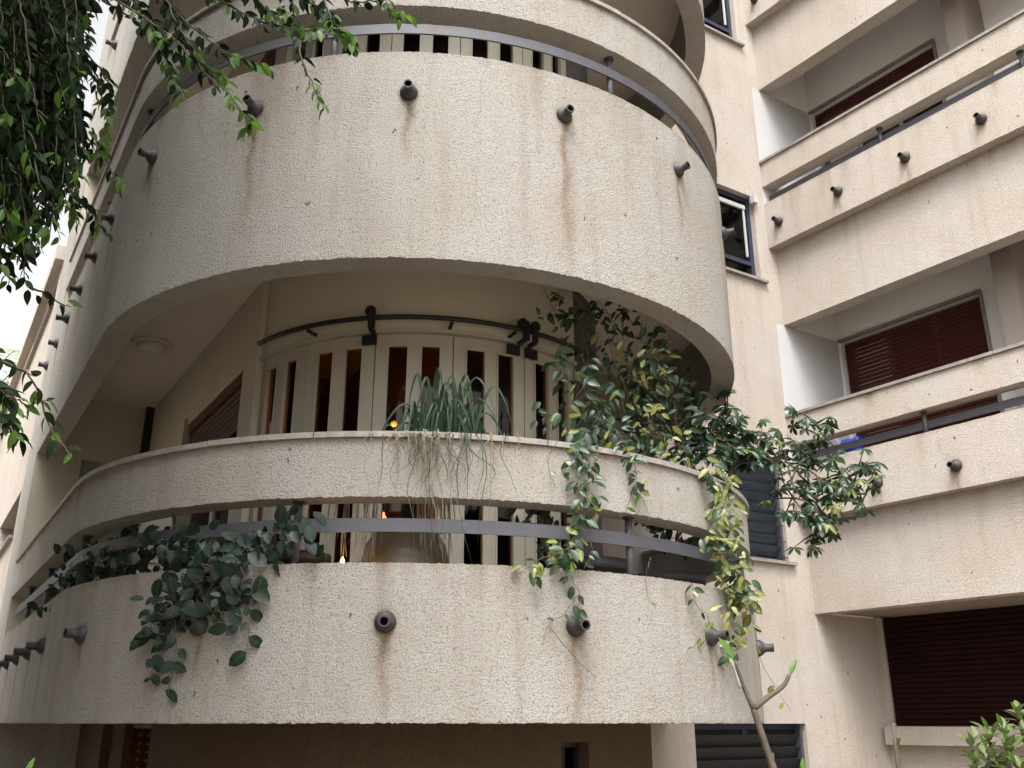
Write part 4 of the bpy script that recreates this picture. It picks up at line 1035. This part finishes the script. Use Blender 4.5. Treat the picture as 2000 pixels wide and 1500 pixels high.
# ------------------------------------------------------------------ things on the balconies
pc = on_bay(792, 1080, -.50); pc.z = EYE+.25
pt = empty('glazed_pot', pc); tag(pt, 'large olive-brown glazed pot behind the lower handrail, centre', 'pot')
MB().lathe(pc, (0, 0, 1), [(.14, 0), (.16, .02), (.215, .18), (.245, .38), (.25, .52), (.225, .66), (.19, .72), (.185, .74), (.215, .755), (.215, .775), (.18, .775), (.17, .72)], 36).build('pot_body', M['pot'], pt, True)
st_ = MB().tube([pc+Z*.7, pc+Z*.95+Vector((.02, 0, 0)), gc+Z*.02], [.05, .06, .10], 10).build('root_stock', M['twig'], gp, True)
for x, y, off, s, lb in ((578, 1100, -.45, 1.0, 'dark plastic planter behind the lower handrail left of the glazed pot'), (1150, 1105, -.42, 1.3, 'dark plastic planter behind the lower handrail under the trailing vine'), (1300, 1120, -.42, 1.3, 'dark plastic planter at the right end of the lower balcony')):
    q = on_bay(x, y, off); q.z = EYE+.25; e = empty('planter', q); tag(e, lb, 'planter')
    MB().lathe(q, (0, 0, 1), [(.12*s, 0), (.16*s, .4), (.175*s, .56), (.19*s, .56), (.19*s, .62), (.165*s, .62), (.15*s, .58)], 24).build('planter_body', M['potdark'], e, True)
# white padded seat back on the middle balcony
q = on_bay(770, 100, -.35); e = empty('patio_sofa', (q.x, q.y, EYE+S+.25)); tag(e, 'pale padded sofa back showing above the middle balcony parapet', 'sofa')
def rounded(cx, cz, w, h, r, n=6):
    pts = []
    for ax, az, s in ((1, 1, 0), (-1, 1, 90), (-1, -1, 180), (1, -1, 270)):
        for k in range(n+1):
            t = math.radians(s+90*k/n); pts.append((cx+ax*(w/2-r)+r*math.cos(t), cz+az*(h/2-r)+r*math.sin(t)))
    return pts
def pad(name, c, w, h, t, r, m, parent, yaw=0.):
    pts = rounded(0, 0, w, h, r); n = len(pts); v = []; rings = [(-t/2, .93), (-t/2+t*.18, 1), (t/2-t*.18, 1), (t/2, .93)]
    for yy, s in rings: v += [Vector((x*s if abs(s-1) > 1e-6 else x, yy, z*(s if abs(s-1) > 1e-6 else 1))) for x, z in pts]
    rt = Matrix.Rotation(yaw, 3, 'Z'); v = [rt @ p+c for p in v]
    f = [tuple(range(n)), tuple(range(3*n, 4*n))[::-1]]+[(k*n+i, k*n+n+i, k*n+n+(i+1) % n, k*n+(i+1) % n) for k in range(3) for i in range(n)]
    return mesh(name, v, f, m, parent, False)
pad('seat_back', Vector((q.x, q.y, EYE+S+.60)), .42, .72, .09, .04, M['paper'], e)
pad('seat_cushion', Vector((q.x, q.y-.0, EYE+S+.31)), .42, .10, .30, .04, M['paper'], e)
# blue bag and chair on the wing balcony
mpq = lambda a, o, z: P3(wing, a, o, z)
def wing_a(x, y, off):
    q = on_plane(x, y, K+nr*off, nr); return float((np.array([q.x, q.y])-K) @ ur)
ba = wing_a(1663, 882, -.42)
c = mpq(ba, -.42, 2.40); e = empty('shopping_bag', mpq(ba, -.42, 2.01)); tag(e, 'crumpled blue plastic bag with white script behind the lower wing parapet', 'bag')
v = []; rr = random.Random(3)
ax = Vector((ur[0], ur[1], 0)); ay = Vector((nr[0], nr[1], 0))
for k, (h, w_, d_) in enumerate(((-.385, .12, .08), (-.14, .15, .10), (.14, .14, .09), (.28, .125, .06), (.37, .13, .015))):
    for i in range(14):
        t = 2*math.pi*i/14; v.append(c+ax*(w_*math.copysign(abs(math.cos(t))**.6, math.cos(t))+rr.uniform(-.008, .008))+ay*(d_*math.copysign(abs(math.sin(t))**.6, math.sin(t))+rr.uniform(-.008, .008))+Z*(h+rr.uniform(-.008, .008)))
f = [(k*14+i, k*14+(i+1) % 14, k*14+14+(i+1) % 14, k*14+14+i) for k in range(4) for i in range(14)]+[tuple(range(14))[::-1]]
mesh('bag_body', v, f, M['bluebag'], e)
cu = D.curves.new('bag_script', 'CURVE'); cu.dimensions = '3D'; cu.bevel_depth = .0035; sp = cu.splines.new('POLY')
pts = [c+ax*(-.085+.17*t)+ay*.085+Z*(.27+.05*t+.016*math.sin(t*30)) for t in np.linspace(0, 1, 40)]
sp.points.add(len(pts)-1)
for p_, q_ in zip(sp.points, pts): p_.co = (q_.x, q_.y, q_.z, 1)
dg = None
tmp = D.objects.new('tmp', cu); me = D.meshes.new_from_object(tmp); D.objects.remove(tmp); me.name = 'bag_script'; link('bag_script', me, M['paper'], e)
c = mpq(wing_a(1608, 880, -.42), -.42, 2.0); e = empty('balcony_chair', c); tag(e, 'grey moulded chair back behind the lower wing parapet beside the umbrella tree', 'chair')
yw = math.atan2(ur[1], ur[0])
pad('chair_back', c+Z*.63, .40, .46, .03, .10, M['chair'], e, yw); pad('chair_seat', c+Z*.40-Vector((nr[0], nr[1], 0))*.02, .42, .05, .36, .02, M['navy'], e, yw)
for sx in (-1, 1):
    for sy in (-1, 1): MB().tube([c+ax*(.18*sx)+ay*(.15*sy), c+ax*(.17*sx)+ay*(.14*sy)+Z*.40], .014, 6).build('leg', M['navy'], e)
# washing on the middle wing balcony
zl = 6.0; cl0 = mpq(2.45, -.45, zl); cl1 = mpq(4.2, -.45, zl)
e = empty('clothes_line', cl0); tag(e, 'thin clothes line under the upper beam of the right wing, top right', 'clothes line')
MB().tube([cl0, cl0.lerp(cl1, .5)-Z*.02, cl1], .004, 5).build('cord', M['paper'], e)
for a, w_, h_, m_, lb in ((2.62, .10, .34, 'purple', 'dark purple sock hanging at the left of the clothes line'), (2.82, .16, .40, 'paper', 'white and purple cloth pegged on the clothes line'), (3.1, .2, .36, 'purple', 'dark purple towel at the right of the clothes line')):
    p = mpq(a, -.45, zl-.005); v = []; 
    for i in range(7):
        for j in range(7):
            u, t = i/6-.5, j/6; v.append(p+ax*(u*w_*(1+.2*t))+ay*(.02*math.sin(u*14+a*3)*t)-Z*(t*h_))
    f = [(i*7+j, i*7+j+1, (i+1)*7+j+1, (i+1)*7+j) for i in range(6) for j in range(6)]
    o = mesh('hanging_cloth', v, f, M[m_], None, True); md = o.modifiers.new('thick', 'SOLIDIFY'); md.thickness = .004; tag(o, lb, 'laundry')
print('objects', len(D.objects), 'tris', sum(len(o.data.polygons)*2 for o in D.objects if o.type == 'MESH'))
